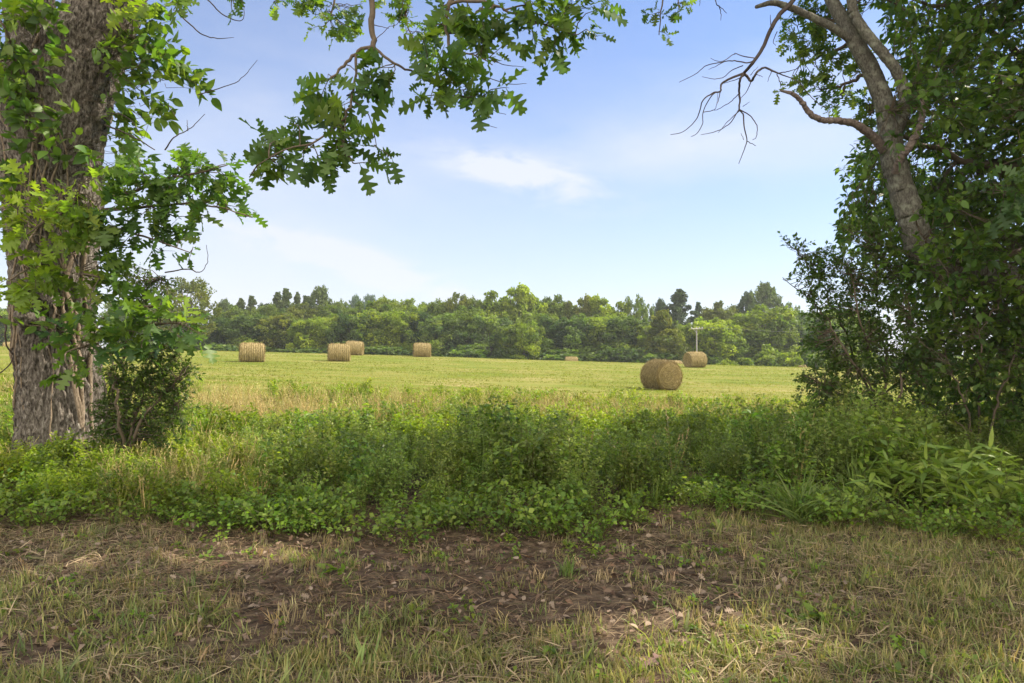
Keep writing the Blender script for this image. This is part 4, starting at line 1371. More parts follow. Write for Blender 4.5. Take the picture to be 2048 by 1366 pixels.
shrub('privet_shrub', 'fine leaved dark shrub crowded against the right foot of the big oak trunk', 255,
      [(290, 800, 78, 66), (250, 850, 55, 45), (335, 765, 45, 36), (235, 765, 45, 60), (365, 735, 26, 18), (300, 715, 65, 32), (300, 590, 38, 38), (325, 562, 26, 14), (265, 560, 36, 36), (385, 655, 22, 30), (345, 690, 40, 30), (380, 745, 14, 8), (220, 830, 30, 60), (330, 840, 45, 36), (240, 865, 60, 34), (300, 870, 70, 30), (350, 800, 40, 40), (300, 760, 60, 50)],
      8.1, 0.055, 3.0, P_SHRUB, [[(260, 800), (290, 740), (320, 690), (350, 640)], [(250, 780), (250, 680), (290, 590), (320, 555)], [(290, 830), (340, 780), (370, 735)], [(235, 800), (225, 720), (235, 640)], [(270, 850), (330, 830), (360, 800)], [(280, 800), (330, 740), (385, 650)]], 31)
shrub('privet_shrub', 'tall fine leaved shrub with outreaching twigs at the right edge of the gap', 1760,
      [(1690, 540, 75, 45), (1640, 520, 52, 26), (1598, 488, 26, 9), (1570, 484, 8, 4), (1620, 548, 40, 18), (1568, 554, 10, 4), (1660, 615, 52, 40), (1740, 600, 75, 55), (1700, 680, 85, 55), (1790, 690, 90, 70), (1630, 690, 28, 18), (1650, 775, 55, 40), (1615, 750, 22, 22), (1720, 785, 85, 42), (1830, 750, 80, 55), (1620, 590, 28, 20), (1750, 480, 50, 40), (1700, 460, 30, 20), (1680, 730, 60, 30), (1800, 540, 60, 40), (1640, 810, 40, 14)],
      9.6, 0.066, 3.8, P_SHRUB + P_OAK[:1], [[(1740, 800), (1700, 700), (1660, 600), (1610, 520), (1570, 484)], [(1750, 780), (1720, 640), (1700, 540)], [(1720, 820), (1660, 780), (1610, 750)], [(1770, 760), (1760, 640), (1750, 500)], [(1800, 780), (1810, 700), (1820, 620)], [(1745, 790), (1690, 700), (1640, 620), (1565, 555)], [(1780, 780), (1840, 740), (1870, 700)]], 32)


# ------------------------------------------------------------------ the leaning tree on the right
def build_leaning():
    global rs
    rs = np.random.RandomState(17)
    bx = at(2262, 0, 9.6)[0]
    zb = float(gz(bx, 9.6))
    root = empty('leaning_tree', (bx, 9.6, zb))
    tag(root, 'slender forked tree leaning into the gap with lichen grey trunk and dead limbs', 'tree')
    tk = MB()
    D = 9.6
    def lp(rows, sides=26, m=None, knob=0.02, rough=0.09, mb=tk):
        knob = knob * 0.6
        P, r = pixpath(rows)
        r = r * 0.78
        return limb(mb, P, r, sides, m or 14 * len(rows), rough * 0.7, knob=knob, seed=rs.randint(999))
    lp([(2262, 1010, 9.6, 110), (2235, 800, 9.6, 90), (2150, 640, 9.6, 84), (2048, 572, 9.6, 76), (1960, 545, 9.6, 74), (1900, 536, 9.6, 74), (1852, 512, 9.6, 74), (1832, 470, 9.6, 68), (1815, 415, 9.6, 64), (1797, 360, 9.6, 60), (1785, 310, 9.6, 58), (1778, 250, 9.6, 54), (1764, 195, 9.6, 46), (1742, 140, 9.6, 42), (1715, 92, 9.6, 40), (1693, 50, 9.7, 36), (1668, 10, 9.8, 32), (1640, -60, 10, 28), (1600, -180, 10.3, 18)])
    lp([(1786, 280, 9.55, 30), (1807, 222, 9.4, 30), (1806, 178, 9.35, 27), (1788, 135, 9.3, 26), (1750, 88, 9.3, 25), (1714, 40, 9.4, 25), (1703, 0, 9.4, 24), (1700, -100, 9.4, 18), (1720, -250, 9.4, 10)])
    lp([(1705, 82, 9.6, 20), (1665, 55, 9.5, 20), (1620, 33, 9.4, 18), (1580, 15, 9.3, 17), (1545, 6, 9.2, 14), (1512, 14, 9.1, 9)], 16)
    tk.build('trunk', M_GREYBARK, root, True)
    for nm, rows in [('dead_limb', [(1768, 300, 9.55, 26), (1745, 273, 9.45, 22), (1712, 250, 9.3, 19), (1680, 242, 9.2, 16), (1650, 241, 9.1, 15), (1622, 228, 9.0, 14), (1602, 203, 8.95, 12), (1585, 188, 8.9, 10), (1560, 181, 8.9, 5)]),
                     ('dead_limb', [(1790, 345, 9.3, 20), (1800, 318, 9.15, 18), (1822, 288, 9.05, 18), (1840, 250, 9.0, 15), (1845, 215, 9.0, 12), (1842, 182, 9.0, 6)])]:
        mb = MB(); lp(rows, 14, None, 0.05, 0.14, mb); mb.build(nm, M_DEAD, root, True)
    # hanging dead branch with bare twigs
    mb = MB()
    Z = lambda X, Y: (1280 + X / 2.626, Y / 2.626)
    def tw(rows, w0, w1, d=9.1):
        n = len(rows)
        rr = [(Z(*r)[0], Z(*r)[1], d + 0.12 * math.sin(i * 1.7 + w0 * 5 + r[0])) + (w0 + (w1 - w0) * i / (n - 1),) for i, r in enumerate(rows)]
        P, r = pixpath(rr)
        limb(mb, P, r, 6, 7 * n, 0.1, pig=(0.085, 0.068, 0.06), knob=0.012, seed=rs.randint(999))
    tw([(830, -40), (790, 20), (735, 75), (690, 150), (650, 240), (600, 320), (545, 385)], 10, 6)
    tw([(545, 385), (560, 400), (585, 425), (610, 385), (650, 355), (690, 370), (725, 385)], 6, 3.4)
    tw([(725, 385), (780, 375), (830, 360)], 2.4, 1); tw([(725, 385), (790, 410), (835, 430)], 2.6, 1.2); tw([(718, 390), (735, 430), (738, 460)], 2, 1)
    tw([(835, 430), (900, 510), (960, 560), (1010, 565)], 1.8, 1); tw([(690, 375), (670, 430)], 1.6, .8); tw([(610, 390), (645, 405)], 1.5, .8)
    tw([(545, 385), (480, 410), (430, 440), (420, 480), (380, 490), (330, 530), (300, 620), (230, 690), (160, 708)], 5, 1)
    tw([(420, 480), (380, 500), (330, 590), (328, 650), (300, 700), (268, 718)], 2.6, 1); tw([(425, 470), (410, 530), (400, 555)], 2, .9); tw([(330, 590), (380, 580), (400, 560), (410, 480)], 1.8, .8)
    tw([(545, 388), (525, 420), (520, 480), (525, 530), (522, 575), (540, 600), (548, 670), (560, 740), (545, 790), (518, 860)], 5, 1.2)
    tw([(522, 575), (580, 610), (612, 660), (610, 720), (590, 735)], 2.4, 1); tw([(560, 740), (608, 766)], 1.8, 1); tw([(545, 735), (530, 700)], 1.4, .8)
    tw([(520, 575), (470, 650), (400, 690), (320, 708)], 2.2, 1); tw([(525, 580), (460, 640), (410, 698)], 2, .9); tw([(522, 490), (480, 530), (420, 570), (390, 580)], 2, .9); tw([(540, 560), (575, 535)], 1.4, .7)
    tw([(600, 320), (560, 330), (500, 320), (440, 325), (350, 345), (290, 390), (205, 432)], 3, 1); tw([(600, 305), (540, 295), (495, 285), (440, 320), (400, 320), (370, 305)], 2.2, .9)
    tw([(540, 345), (480, 370), (440, 405), (390, 415), (325, 403)], 2.2, .9); tw([(440, 325), (395, 350), (360, 365)], 1.8, .8); tw([(495, 285), (500, 277)], 1.4, .8); tw([(545, 400), (500, 420), (440, 438)], 2.2, 1.1)
    tw([(585, 425), (560, 480), (525, 520)], 2, 1); tw([(690, 150), (685, 120), (684, 78)], 2.4, 1); tw([(720, 165), (700, 215), (712, 240)], 1.8, .8); tw([(580, 395), (620, 350)], 1.6, .8)
    mb.build('dead_branch', M_TWIG, root, True)
    mb = MB()
    tw([(395, -30), (400, 20), (425, 40), (455, 70)], 2.4, 1); tw([(415, 30), (425, 75), (424, 108)], 1.8, .9); tw([(270, -20), (268, 42)], 1.5, .8); tw([(318, -20), (312, 30)], 1.5, .8)
    mb.build('bare_twig', M_TWIG, root, True)
    # leaves
    lf, tg = MB(), MB()
    def bough(r):
        bt = MB(); q = limb(bt, pixpath(r)[0], pixpath(r)[1], 5, 24, pig=TWIG, knob=0.08, seed=rs.randint(999))
        bt.build('bough', M_TWIG, root, True)
        return q
    sk = [bough(r) for r in [
        [(1700, 85, 9.8, 8), (1650, 110, 10.2, 6), (1600, 130, 10.4, 3)], [(1740, 140, 9.8, 8), (1690, 170, 10.2, 6), (1640, 180, 10.4, 3)], [(1690, 40, 9.8, 7), (1640, 45, 10.2, 5), (1590, 70, 10.4, 3)],
        [(1690, 170, 10.2, 4), (1680, 200, 10.3, 3), (1670, 222, 10.4, 2)], [(1703, 10, 9.6, 6), (1760, -10, 10, 4), (1810, 20, 10.3, 3)], [(1760, 180, 9.8, 6), (1740, 230, 10.1, 4)], [(1640, -60, 10, 6), (1580, -60, 10, 4), (1545, -30, 10, 2)]]]
    for p_, r_ in [pixpath([(1345, -180, 9, 9), (1335, -60, 9, 5), (1322, 20, 9, 3), (1318, 70, 9, 2)]), pixpath([(1345, -120, 9, 4), (1358, 20, 9, 2)])]:
        bt = MB(); sk.append(limb(bt, p_, r_, 5, 20, pig=TWIG, knob=0.03, seed=rs.randint(999)))
        bt.build('overhead_twig', M_TWIG, root, True)
    ol = [(1605, 60, 36, 36), (1650, 110, 46, 42), (1600, 160, 26, 16), (1632, 168, 30, 28), (1680, 190, 36, 28), (1692, 140, 40, 40), (1588, 105, 22, 24), (1700, 25, 50, 26), (1640, 25, 44, 22), (1580, 62, 16, 26), (1672, 225, 16, 10), (1740, 235, 30, 40), (1600, 20, 40, 16), (1650, 60, 46, 40), (1745, 200, 20, 30), (1570, 180, 14, 8), (1600, 175, 12, 10)]
    sprays(lf, tg, blobs(ol, 10.2, 1.15, 22), np.vstack(sk), 6, OAK, 0.145, P_OAK + P_OAKY[:2], 0.22, upb=0.4)
    sprays(lf, tg, blobs([(1316, 22, 20, 22), (1356, 18, 16, 24), (1318, 62, 16, 20), (1330, 40, 14, 12)], 9.0, 0.62, 22), np.vstack(sk), 6, OAK, 0.13, P_OAK, 0.18, upb=0.4)
    tg.build('twigs', M_TWIG, root, True)
    lf.build('crown', M_LEAF, root)
    # the rest of the crown, above the frame
    lf, tg = MB(), MB()
    n = 1500
    c = np.array([6.3, 7.3, 10.6]) + rvec(n) * rs.rand(n, 1) ** 0.4 * np.array([5.6, 2.7, 2.2])
    pyv = HOR - (c[:, 2] - EYE) / np.maximum(c[:, 1], 0.5) * FPX
    c = c[pyv < -110]
    p0 = at(1600, -180, 10.3)
    tips = [limb(tg, [p0, p0 + np.array([0.3, -0.6, 1.2]), c[i] * 0.55 + (p0 + np.array([0.3, -0.6, 1.2])) * 0.45, c[i]], [0.09, 0.08, 0.05, 0.015], 6, 16, pig=TWIG) for i in range(0, 26 * 8, 8)]
    sprays(lf, tg, c, np.vstack(tips), 9, [leaf_quad(0.35)], 0.26, P_OAK, 0.5, twr=0.006, gaps=0.95)
    tg.build('upper_limbs', M_TWIG, root, True)
    lf.build('upper_crown', M_LEAF, root)


build_leaning()


# ------------------------------------------------------------------ vine covered tree filling the right side, and hedgerow trees beyond the frame
BND = np.array([(-400, 1690), (-100, 1712), (0, 1742), (60, 1775), (130, 1800), (200, 1812), (255, 1765), (300, 1718), (350, 1700), (400, 1692), (450, 1684), (500, 1700), (560, 1770), (650, 1800), (760, 1830), (860, 1860), (1000, 1900)], float)


def inside(c, slack=10):
    d = np.maximum(c[:, 1], 0.5)
    px = 1024 + c[:, 0] / d * FPX
    py = HOR - (c[:, 2] - EYE) / d * FPX
    lim = np.interp(py, BND[:, 0], BND[:, 1]) + rs.normal(size=len(c)) * slack
    return (px > lim) | (py < -70)


def hedge_tree(name, label, base, cen, rad, n, leaf, T, cols, seed, per=9, check=True, group=None, droop=0.25, mat=None, lr=0.16, clump=22, jit=0.42, gap=1.0):
    global rs
    rs = np.random.RandomState(seed)
    zb = float(gz(base[0], base[1]))
    root = empty(name, (base[0], base[1], zb))
    tag(root, label, 'tree', group)
    tk, tw, lf = MB(), MB(), MB()
    cen = np.array(cen, float); rad = np.array(rad, float)
    limb(tk, [(base[0], base[1], zb - 0.2), (base[0] * .8 + cen[0] * .2, base[1] * .8 + cen[1] * .2, zb + 2.5), (base[0] * .4 + cen[0] * .6, base[1] * .4 + cen[1] * .6, cen[2]), tuple(cen + np.array([0, 0, rad[2] * 0.8]))], [0.30, 0.25, 0.16, 0.04], 14, 40, 0.2, pig=TWIG, knob=0.3, seed=seed)
    tk.build('trunk', M_GREYBARK, root, True)
    # clumps of twigs so that light passes between
    nb = max(12, n // clump)
    bc = cen + rvec(nb) * rs.rand(nb, 1) ** 0.36 * rad
    c = bc[rs.randint(0, nb, n)] + rs.normal(size=(n, 3)) * np.array([1, 1, 0.7]) * jit
    c = c[c[:, 2] > gz(c[:, 0], c[:, 1]) + 0.3]
    if check:
        c = c[inside(c)]
    lo = cen - np.array([0, 0, rad[2] * 0.3])
    sk = []
    for i in range(34):
        e = c[rs.randint(len(c))]
        z0 = lo + np.array([0, 0, (e[2] - lo[2]) * 0.4])
        P = [z0, z0 * 0.45 + e * 0.55 + rs.normal(size=3) * 0.25, e]
        if check and not inside(np.array([P[1]]), 0)[0]:
            continue
        sk.append(limb(tw, P, [0.075, 0.04, 0.012], 6, 16, pig=TWIG, knob=0.25, seed=rs.randint(999)))
    sprays(lf, tw, c, np.vstack(sk), per, T, leaf, cols, 0.42, spread=0.8, droop=droop, twr=0.004, upb=0.6, gaps=gap)
    tw.build('limbs', M_TWIG, root, True)
    lf.build('crown', mat or M_LEAF, root)
    return root


hedge_tree('vine_covered_tree', 'dense dark tree smothered in broad leaved vines filling the right margin', (8.6, 10.9), (8.5, 10.6, 5.4), (4.2, 2.9, 5.2), 10500, 0.115, OVATE, P_DARK + P_VINE, 51, 9, gap=0.8)
hedge_tree('hedgerow_tree', 'tall spreading tree above the vine covered tree with yellow green sunlit leaves', (12.0, 11.5), (11.4, 10.9, 10.4), (5.4, 2.7, 4.2), 850, 0.19, [OVATE[0], LOBED[0]], P_VINE + P_OAKY, 52, 9, clump=34, jit=0.40)
hedge_tree('hedgerow_tree', 'broad hedgerow tree just outside the right margin shading the mown strip', (11.5, 5.5), (10.6, 5.6, 7.6), (4.6, 4.0, 4.8), 1250, 0.21, [leaf_quad(0.34)], P_OAK, 53, 9, clump=40, jit=0.40, gap=1.25)
hedge_tree('hedgerow_tree', 'smaller hedgerow tree behind the camera on the right', (9.5, -0.5), (9.5, -0.5, 7.5), (4.5, 3.6, 4.2), 1000, 0.22, [leaf_quad(0.34)], P_OAK, 54, 9, check=False, clump=40, jit=0.40)
shrub('bramble_shrub', 'dark tangled shrub under the vine covered tree with glints of bright field behind', 1960,
      [(1900, 690, 100, 80), (2000, 740, 80, 80), (1960, 620, 90, 60), (1890, 800, 70, 28), (2020, 830, 50, 40), (1930, 760, 60, 30), (1840, 830, 60, 26), (2040, 660, 60, 80), (1960, 690, 110, 110, 10.6), (2060, 760, 80, 90, 10.4), (1880, 640, 60, 60, 10.2), (2080, 640, 80, 90, 10.8)],
      9.2, 0.085, 2.1, P_DARK, [[(1940, 850), (1910, 760), (1880, 690)], [(1960, 800), (1960, 700), (1950, 610)], [(1990, 820), (2020, 740), (2040, 660)], [(1930, 860), (1880, 820), (1840, 800)]], 33, per=8, length=0.28, T=OVATE)


def trunk_vine():
    global rs
    rs = np.random.RandomState(71)
    root = empty('climbing_vine', (8.4, 9.2, float(gz(8.4, 9.2))))
    tag(root, 'leafy vine hanging over the low horizontal part of the leaning trunk', 'vine')
    tw, lf = MB(), MB()
    sk = []
    for rows in [[(2200, 900, 9.0, 8), (2100, 680, 9.0, 7), (2000, 545, 9.1, 6), (1900, 520, 9.15, 5), (1850, 480, 9.2, 4), (1825, 420, 9.2, 3)], [(1905, 520, 9.1, 5), (1915, 560, 9.0, 4), (1895, 580, 8.9, 3), (1910, 640, 8.9, 2)],
                 [(2040, 580, 9.0, 4), (2000, 600, 8.9, 3), (1960, 660, 8.9, 2)], [(1850, 480, 9.2, 4), (1880, 440, 9.1, 3), (1920, 420, 9.0, 2)]]:
        P, r = pixpath(rows); sk.append(limb(tw, P, r, 6, 8 * len(rows), pig=TWIG, knob=0.08, seed=rs.randint(99)))
    sprays(lf, tw, blobs([(1880, 480, 40, 40), (1860, 520, 30, 26), (1930, 500, 50, 30), (2000, 520, 60, 24), (1970, 580, 70, 30), (2040, 560, 40, 50), (1910, 585, 50, 30), (1850, 425, 18, 14), (1900, 420, 50, 30), (1990, 470, 50, 30)], 8.85, 1.15, 22), np.vstack(sk), 7, OVATE, 0.118, P_DARK + P_VINE, 0.28)
    tw.build('stems', M_TWIG, root, True)
    lf.build('foliage', M_LEAF, root)


trunk_vine()


def build_right_spray():
    """leafy oak bough reaching in from the right margin"""
    global rs
    rs = np.random.RandomState(61)
    root = empty('oak_sapling', (6.9, 7.4, float(gz(6.9, 7.4))))
    tag(root, 'young oak at the right margin holding one pale lobed leaf spray against dark leaves', 'tree')
    tw, lf = MB(), MB()
    P, r = pixpath([(2290, 1000, 7.4, 16), (2270, 700, 7.4, 13), (2230, 520, 7.4, 10), (2150, 430, 7.4, 7), (2070, 395, 7.4, 4), (1990, 380, 7.4, 2)])
    k = limb(tw, P, r, 7, 50, pig=TWIG, knob=0.05)
    sprays(lf, tw, blobs([(2020, 370, 40, 28), (2005, 400, 24, 40), (2040, 410, 30, 36), (2090, 390, 60, 60), (2170, 430, 70, 70), (2250, 500, 70, 90)], 7.4, 0.85, 32), k, 6, OAK, 0.175, [(0.08, 0.13, 0.045), (0.065, 0.12, 0.04)], 0.25)
    tw.build('stem', M_TWIG, root, True)
    lf.build('foliage', M_LEAF, root)


build_right_spray()


# ------------------------------------------------------------------ undergrowth, grasses and litter
rs = np.random.RandomState(99)
P_FINE = [(0.185, 0.240, 0.058), (0.225, 0.265, 0.074), (0.140, 0.195, 0.050)]
P_BROAD = [(0.145, 0.220, 0.040), (0.195, 0.260, 0.046), (0.105, 0.175, 0.038)]
P_YG = [(0.20, 0.26, 0.030), (0.26, 0.30, 0.036), (0.155, 0.22, 0.030)]
P_GR = [(0.110, 0.185, 0.042), (0.140, 0.210, 0.050), (0.155, 0.20, 0.06)]
P_STRAW = [(0.46, 0.385, 0.165), (0.52, 0.44, 0.21), (0.36, 0.285, 0.12), (0.42, 0.37, 0.14)]
P_DEADL = [(0.14, 0.085, 0.055), (0.19, 0.13, 0.09), (0.26, 0.20, 0.15), (0.085, 0.053, 0.038)]


def proto_weed(nst, h, T, lsize, nleaf, br, cols, lean=0.35, start=0.2, stemr=0.003, base=0.10, droop=0.1):
    mb = MB()
    k = 6
    ang = rs.uniform(0, 6.28, nst)
    b0 = np.stack([np.cos(ang), np.sin(ang), 0 * ang], -1) * rs.rand(nst, 1) * base
    d = np.stack([np.cos(ang) * lean * rs.rand(nst), np.sin(ang) * lean * rs.rand(nst), np.ones(nst)], -1)
    hh = h * rs.uniform(0.65, 1.1, nst)
    t = np.linspace(0, 1, k)
    P = b0[:, None] + d[:, None] * (t[None, :, None] * hh[:, None, None]) + rs.normal(size=(nst, k, 3)) * 0.012
    P[:, :, 2] -= (t[None] ** 2) * 0.12 * hh[:, None]
    tubes(mb, P, np.linspace(1, .4, k)[None] * stemr * np.ones((nst, 1)), pal(nst, [(0.10, 0.10, 0.04), (0.13, 0.09, 0.05)]), 3)
    n = nst * nleaf
    si = np.repeat(np.arange(nst), nleaf)
    tt = start + (1 - start) * rs.rand(n) ** 0.8
    x = tt * (k - 1); i = np.minimum(x.astype(int), k - 2); f = (x - i)[:, None]
    p = P[si, i] * (1 - f) + P[si, i + 1] * f
    a = rs.uniform(0, 6.28, n)
    out = np.stack([np.cos(a), np.sin(a), rs.uniform(0.0, 0.8, n)], -1)
    p = p + nrm(out) * (br * rs.rand(n, 1) * (1.2 - tt[:, None]))
    head = nrm(out + rs.normal(size=(n, 3)) * 0.5 - np.array([0, 0, droop]))
    up = np.array([0, 0, 1.0]) + rs.normal(size=(n, 3)) * 0.5
    M = frames(head, up)
    pk = rs.randint(0, len(T), n)
    sz = rs.uniform(0.6, 1.25, n) * lsize
    pc = pal(n, cols, 0.22)
    for q in range(len(T)):
        s = pk == q
        scatter(mb, T[q], p[s], M[s], sz[s], pc[s])
    return mb.arrays()


def proto_grass(nb, h, w, cols, bend=(0.2, 1.1), base=0.06, tipc=(1.25, 1.1, 1.0), k=4, heads=0, headc=P_STRAW, tilt=0.16):
    mb = MB()
    T = [blade(w / h, b, k, tipc) for b in np.linspace(bend[0], bend[1], 4)]
    a = rs.uniform(0, 6.28, nb)
    pos = np.stack([np.cos(a), np.sin(a), 0 * a], -1) * rs.rand(nb, 1) ** 0.5 * base
    M = yawM(nb, tilt)
    # blade() grows along +Z and leans to +Y
    pk = rs.randint(0, 4, nb)
    sz = rs.uniform(0.5, 1.1, nb) * h
    pc = pal(nb, cols, 0.25)
    for q in range(4):
        s = pk == q
        scatter(mb, T[q], pos[s], M[s], sz[s], pc[s])
    if heads:
        a = rs.uniform(0, 6.28, heads)
        b0 = np.stack([np.cos(a), np.sin(a), 0 * a], -1) * rs.rand(heads, 1) * base * 1.6
        le = rs.uniform(0.05, 0.35, heads)
        d = np.stack([np.cos(a) * le, np.sin(a) * le, np.ones(heads)], -1)
        hh = h * rs.uniform(0.8, 1.35, heads)
        t = np.linspace(0, 1, 5)
        P = b0[:, None] + d[:, None] * t[None, :, None] * hh[:, None, None]
        P[:, :, :2] += (d[:, None, :2] * 0.5) * (t[None, :, None] ** 3) * hh[:, None, None]
        cc = pal(heads, headc, 0.2)
        tubes(mb, P, np.array([1, .9, .8, .7, .5])[None] * 0.0016 * np.ones((heads, 1)), cc, 3)
        tip = P[:, -1]; tg = nrm(P[:, -1] - P[:, -2])
        m = 7
        hp = np.repeat(tip, m, 0) - np.repeat(tg, m, 0) * np.tile(np.linspace(0, 0.11, m), heads)[:, None]
        hd = nrm(np.repeat(tg, m, 0) + rs.normal(size=(heads * m, 3)) * 0.35)
        scatter(mb, leaf_quad(0.16), hp, frames(hd, rvec(heads * m)), rs.uniform(0.02, 0.045, heads * m), np.repeat(cc, m, 0))
    return mb.arrays()


def spread_pts(x0, x1, y0, y1, n, fan=None):
    y = rs.uniform(y0, y1, n)
    if fan:
        w = fan[0] + fan[1] * y
        x = rs.uniform(-1, 1, n) * w
    else:
        x = rs.uniform(x0, x1, n)
    return x, y


def plant(mb, protos, x, y, sc, tint=0.18, tilt=0.06, dz=-0.02, tcol=None):
    n = len(x)
    pk = rs.randint(0, len(protos), n)
    pos = np.stack([x, y, gz(x, y) + dz], -1)
    a = rs.uniform(0, 2 * np.pi, n)
    h = np.stack([np.cos(a), np.sin(a), np.zeros(n)], -1)
    M = frames(h, nrm(np.array([0, 0, 1.0]) + rs.normal(size=(n, 3)) * tilt))
    tc = rs.uniform(1 - tint, 1 + tint, (n, 1)) * np.array([[1, 1, 1]]) * (1 + rs.normal(size=(n, 3)) * 0.05)
    if tcol is not None:
        tc = tc * tcol
    sc = np.broadcast_to(sc, (n,))
    for i, T in enumerate(protos):
        q = pk == i
        if q.any():
            scatter(mb, T, pos[q], M[q], sc[q], tc[q])


def stuff(name, mb, mat, label=None):
    o = mb.build(name, mat)
    tag(o, label, None, None, 'stuff')
    return o


LQ = [leaf_quad(0.36), leaf_quad(0.28)]
W_FINE = [proto_weed(8, 0.85, LQ, 0.042, 75, 0.16, P_FINE) for _ in range(6)]
W_BROAD = [proto_weed(6, 0.70, SMALL, 0.075, 26, 0.06, P_BROAD, droop=0.3) for _ in range(6)]
W_LOW = [proto_weed(7, 0.26, [leaf_small(0.36, 0.2), leaf_small(0.42, 0.1)], 0.037, 12, 0.09, P_BROAD + P_YG[2:], lean=1.4, base=0.15) for _ in range(5)]
W_YG = [proto_weed(7, 0.75, LQ, 0.060, 50, 0.14, P_YG) for _ in range(5)]
W_GRASS = [proto_grass(34, 0.60, 0.0055, P_GR, (0.2, 1.2)) for _ in range(4)]
W_DRY = [proto_grass(12, 0.50, 0.0035, P_STRAW, (0.1, 0.9), heads=7) for _ in range(5)]
W_MIX = [proto_grass(16, 0.55, 0.0045, P_STRAW[:2] + P_YG, (0.1, 0.9), heads=9) for _ in range(5)]

EDGE = lambda x: 6.10 + 0.95 * (n2(x, 0 * x, 1.1, 61) - 0.5) * 2 - 0.10 * np.clip(x, -4, 4) / 4


def brush_height(x, y):
    u = x / np.maximum(y, 1)
    h = 0.24 + 0.62 * sstep(0.28, 0.70, n2(x, y, 0.85, 71)) - 0.08 * sstep(8, 13, y)
    h = h * (0.40 + 0.60 * sstep(0.0, 1.3, y - EDGE(x)))
    left = sstep(-0.36, -0.50, u)
    h = h * (1 - 0.42 * left * sstep(9.5, 8.0, y))
    right = sstep(0.36, 0.5, u)
    h = h * (1 + 0.18 * right)
    return h


# weedy brush
mb = MB()
x, y = spread_pts(0, 0, 5.8, 14.5, 1500, (1.5, 0.86))
k = (y > EDGE(x)) & ~((n2(x, y, 0.8, 81) < 0.36) & (y < 12)) & ~((x / y < -0.40) & (y < 8.4) & (rs.rand(len(x)) < 0.45))
x, y = x[k], y[k]
plant(mb, W_FINE, x, y, brush_height(x, y) * rs.uniform(0.8, 1.15, len(x)) / 0.78, 0.25)
x, y = spread_pts(0, 0, 5.8, 14.5, 1250, (1.5, 0.86))
k = (y > EDGE(x)) & ((n2(x, y, 0.6, 83) > 0.45) | (y < 7.2)) & ~((x / y < -0.42) & (y < 8.4) & (rs.rand(len(x)) < 0.55))
x, y = x[k], y[k]
plant(mb, W_BROAD, x, y, brush_height(x, y) * rs.uniform(0.75, 1.2, len(x)) / 0.72, 0.25)
x = rs.uniform(-7.5, 7.5, 1000); y = EDGE(x) + rs.exponential(0.8, 1000) - 0.45
k = n2(x, y, 1.4, 85) > 0.46
x, y = x[k], y[k]
plant(mb, W_LOW, x, y, rs.uniform(0.5, 1.5, len(x)), 0.3)
stuff('undergrowth', mb, M_LEAF)
# yellow green weeds beyond the brush, in the sun
mb = MB()
x, y = spread_pts(0, 0, 10.5, 23.0, 4600, (2.5, 0.86))
k = (n2(x, y, 0.35, 91) > 0.43) & (rs.rand(len(x)) < sstep(26, 16, y) + 0.1)
x, y = x[k], y[k]
plant(mb, W_YG, x, y, rs.uniform(0.5, 1.1, len(x)), 0.25)
x = rs.uniform(-6.4, -2.6, 130); y = rs.uniform(6.2, 9.6, 130)
plant(mb, W_YG, x, y, rs.uniform(0.35, 0.75, 130), 0.25)
stuff('tall_weeds', mb, M_LEAF)
# green grass clumps in the brush and along its front edge
mb = MB()
x, y = spread_pts(0, 0, 5.7, 13, 420, (1.5, 0.86))
k = (y > EDGE(x) - 0.1)
x, y = x[k], y[k]
plant(mb, W_GRASS, x, y, brush_height(x, y) * rs.uniform(0.7, 1.15, len(x)) / 0.60, 0.25, 0.25)
stuff('brush_grass', mb, M_GRASS)
# tall dry grass
mb = MB()
x, y = spread_pts(0, 0, 12.5, 23.5, 4600, (2.5, 0.86))
k = rs.rand(len(x)) < 0.15 + 1.6 * (n2(x, y, 0.35, 95) - 0.38)
x, y = x[k], y[k]
plant(mb, W_DRY, x, y, rs.uniform(0.6, 1.25, len(x)) * sstep(24.5, 20, y).clip(0.35), 0.25)
x, y = spread_pts(0, 0, 12.5, 24.5, 2600, (2.5, 0.86))
plant(mb, W_MIX, x, y, rs.uniform(0.6, 1.2, len(x)) * sstep(25.5, 20, y).clip(0.35), 0.25)
x, y = spread_pts(0, 0, 6.6, 12.5, 28, (1.5, 0.86))
plant(mb, W_DRY, x, y, rs.uniform(0.9, 1.5, len(x)), 0.25)
x = rs.uniform(-6.6, -2.4, 300); y = rs.uniform(6.3, 9.3, 300)
k = x / y < -0.32
k = k & (n2(x, y, 0.9, 131) > 0.47)
plant(mb, W_MIX, x[k], y[k], rs.uniform(0.4, 0.85, k.sum()), 0.25)
stuff('dry_grass', mb, M_DRY)

# plants that stand out singly
def specimen(name, label, cat, px, d, T, mat, sc=1.0, yaw=0.0, dz=-0.02, group=None):
    x = (px - 1024) / FPX * d
    z = float(gz(x, d)) + dz
    root = MB()
    a = R(yaw)
    V = T[0] * sc
    V = np.stack([V[:, 0] * math.cos(a) - V[:, 1] * math.sin(a), V[:, 0] * math.sin(a) + V[:, 1] * math.cos(a), V[:, 2]], -1)
    root.add(V, T[1], T[2])
    o = root.build(name, mat)
    o.location = (x, d, z)
    tag(o, label, cat, group, 'thing')
    return o


def merge(*ts):
    m = MB()
    for t, off in ts:
        m.add(t[0] + np.array([off]), t[1], t[2])
    return m.arrays()


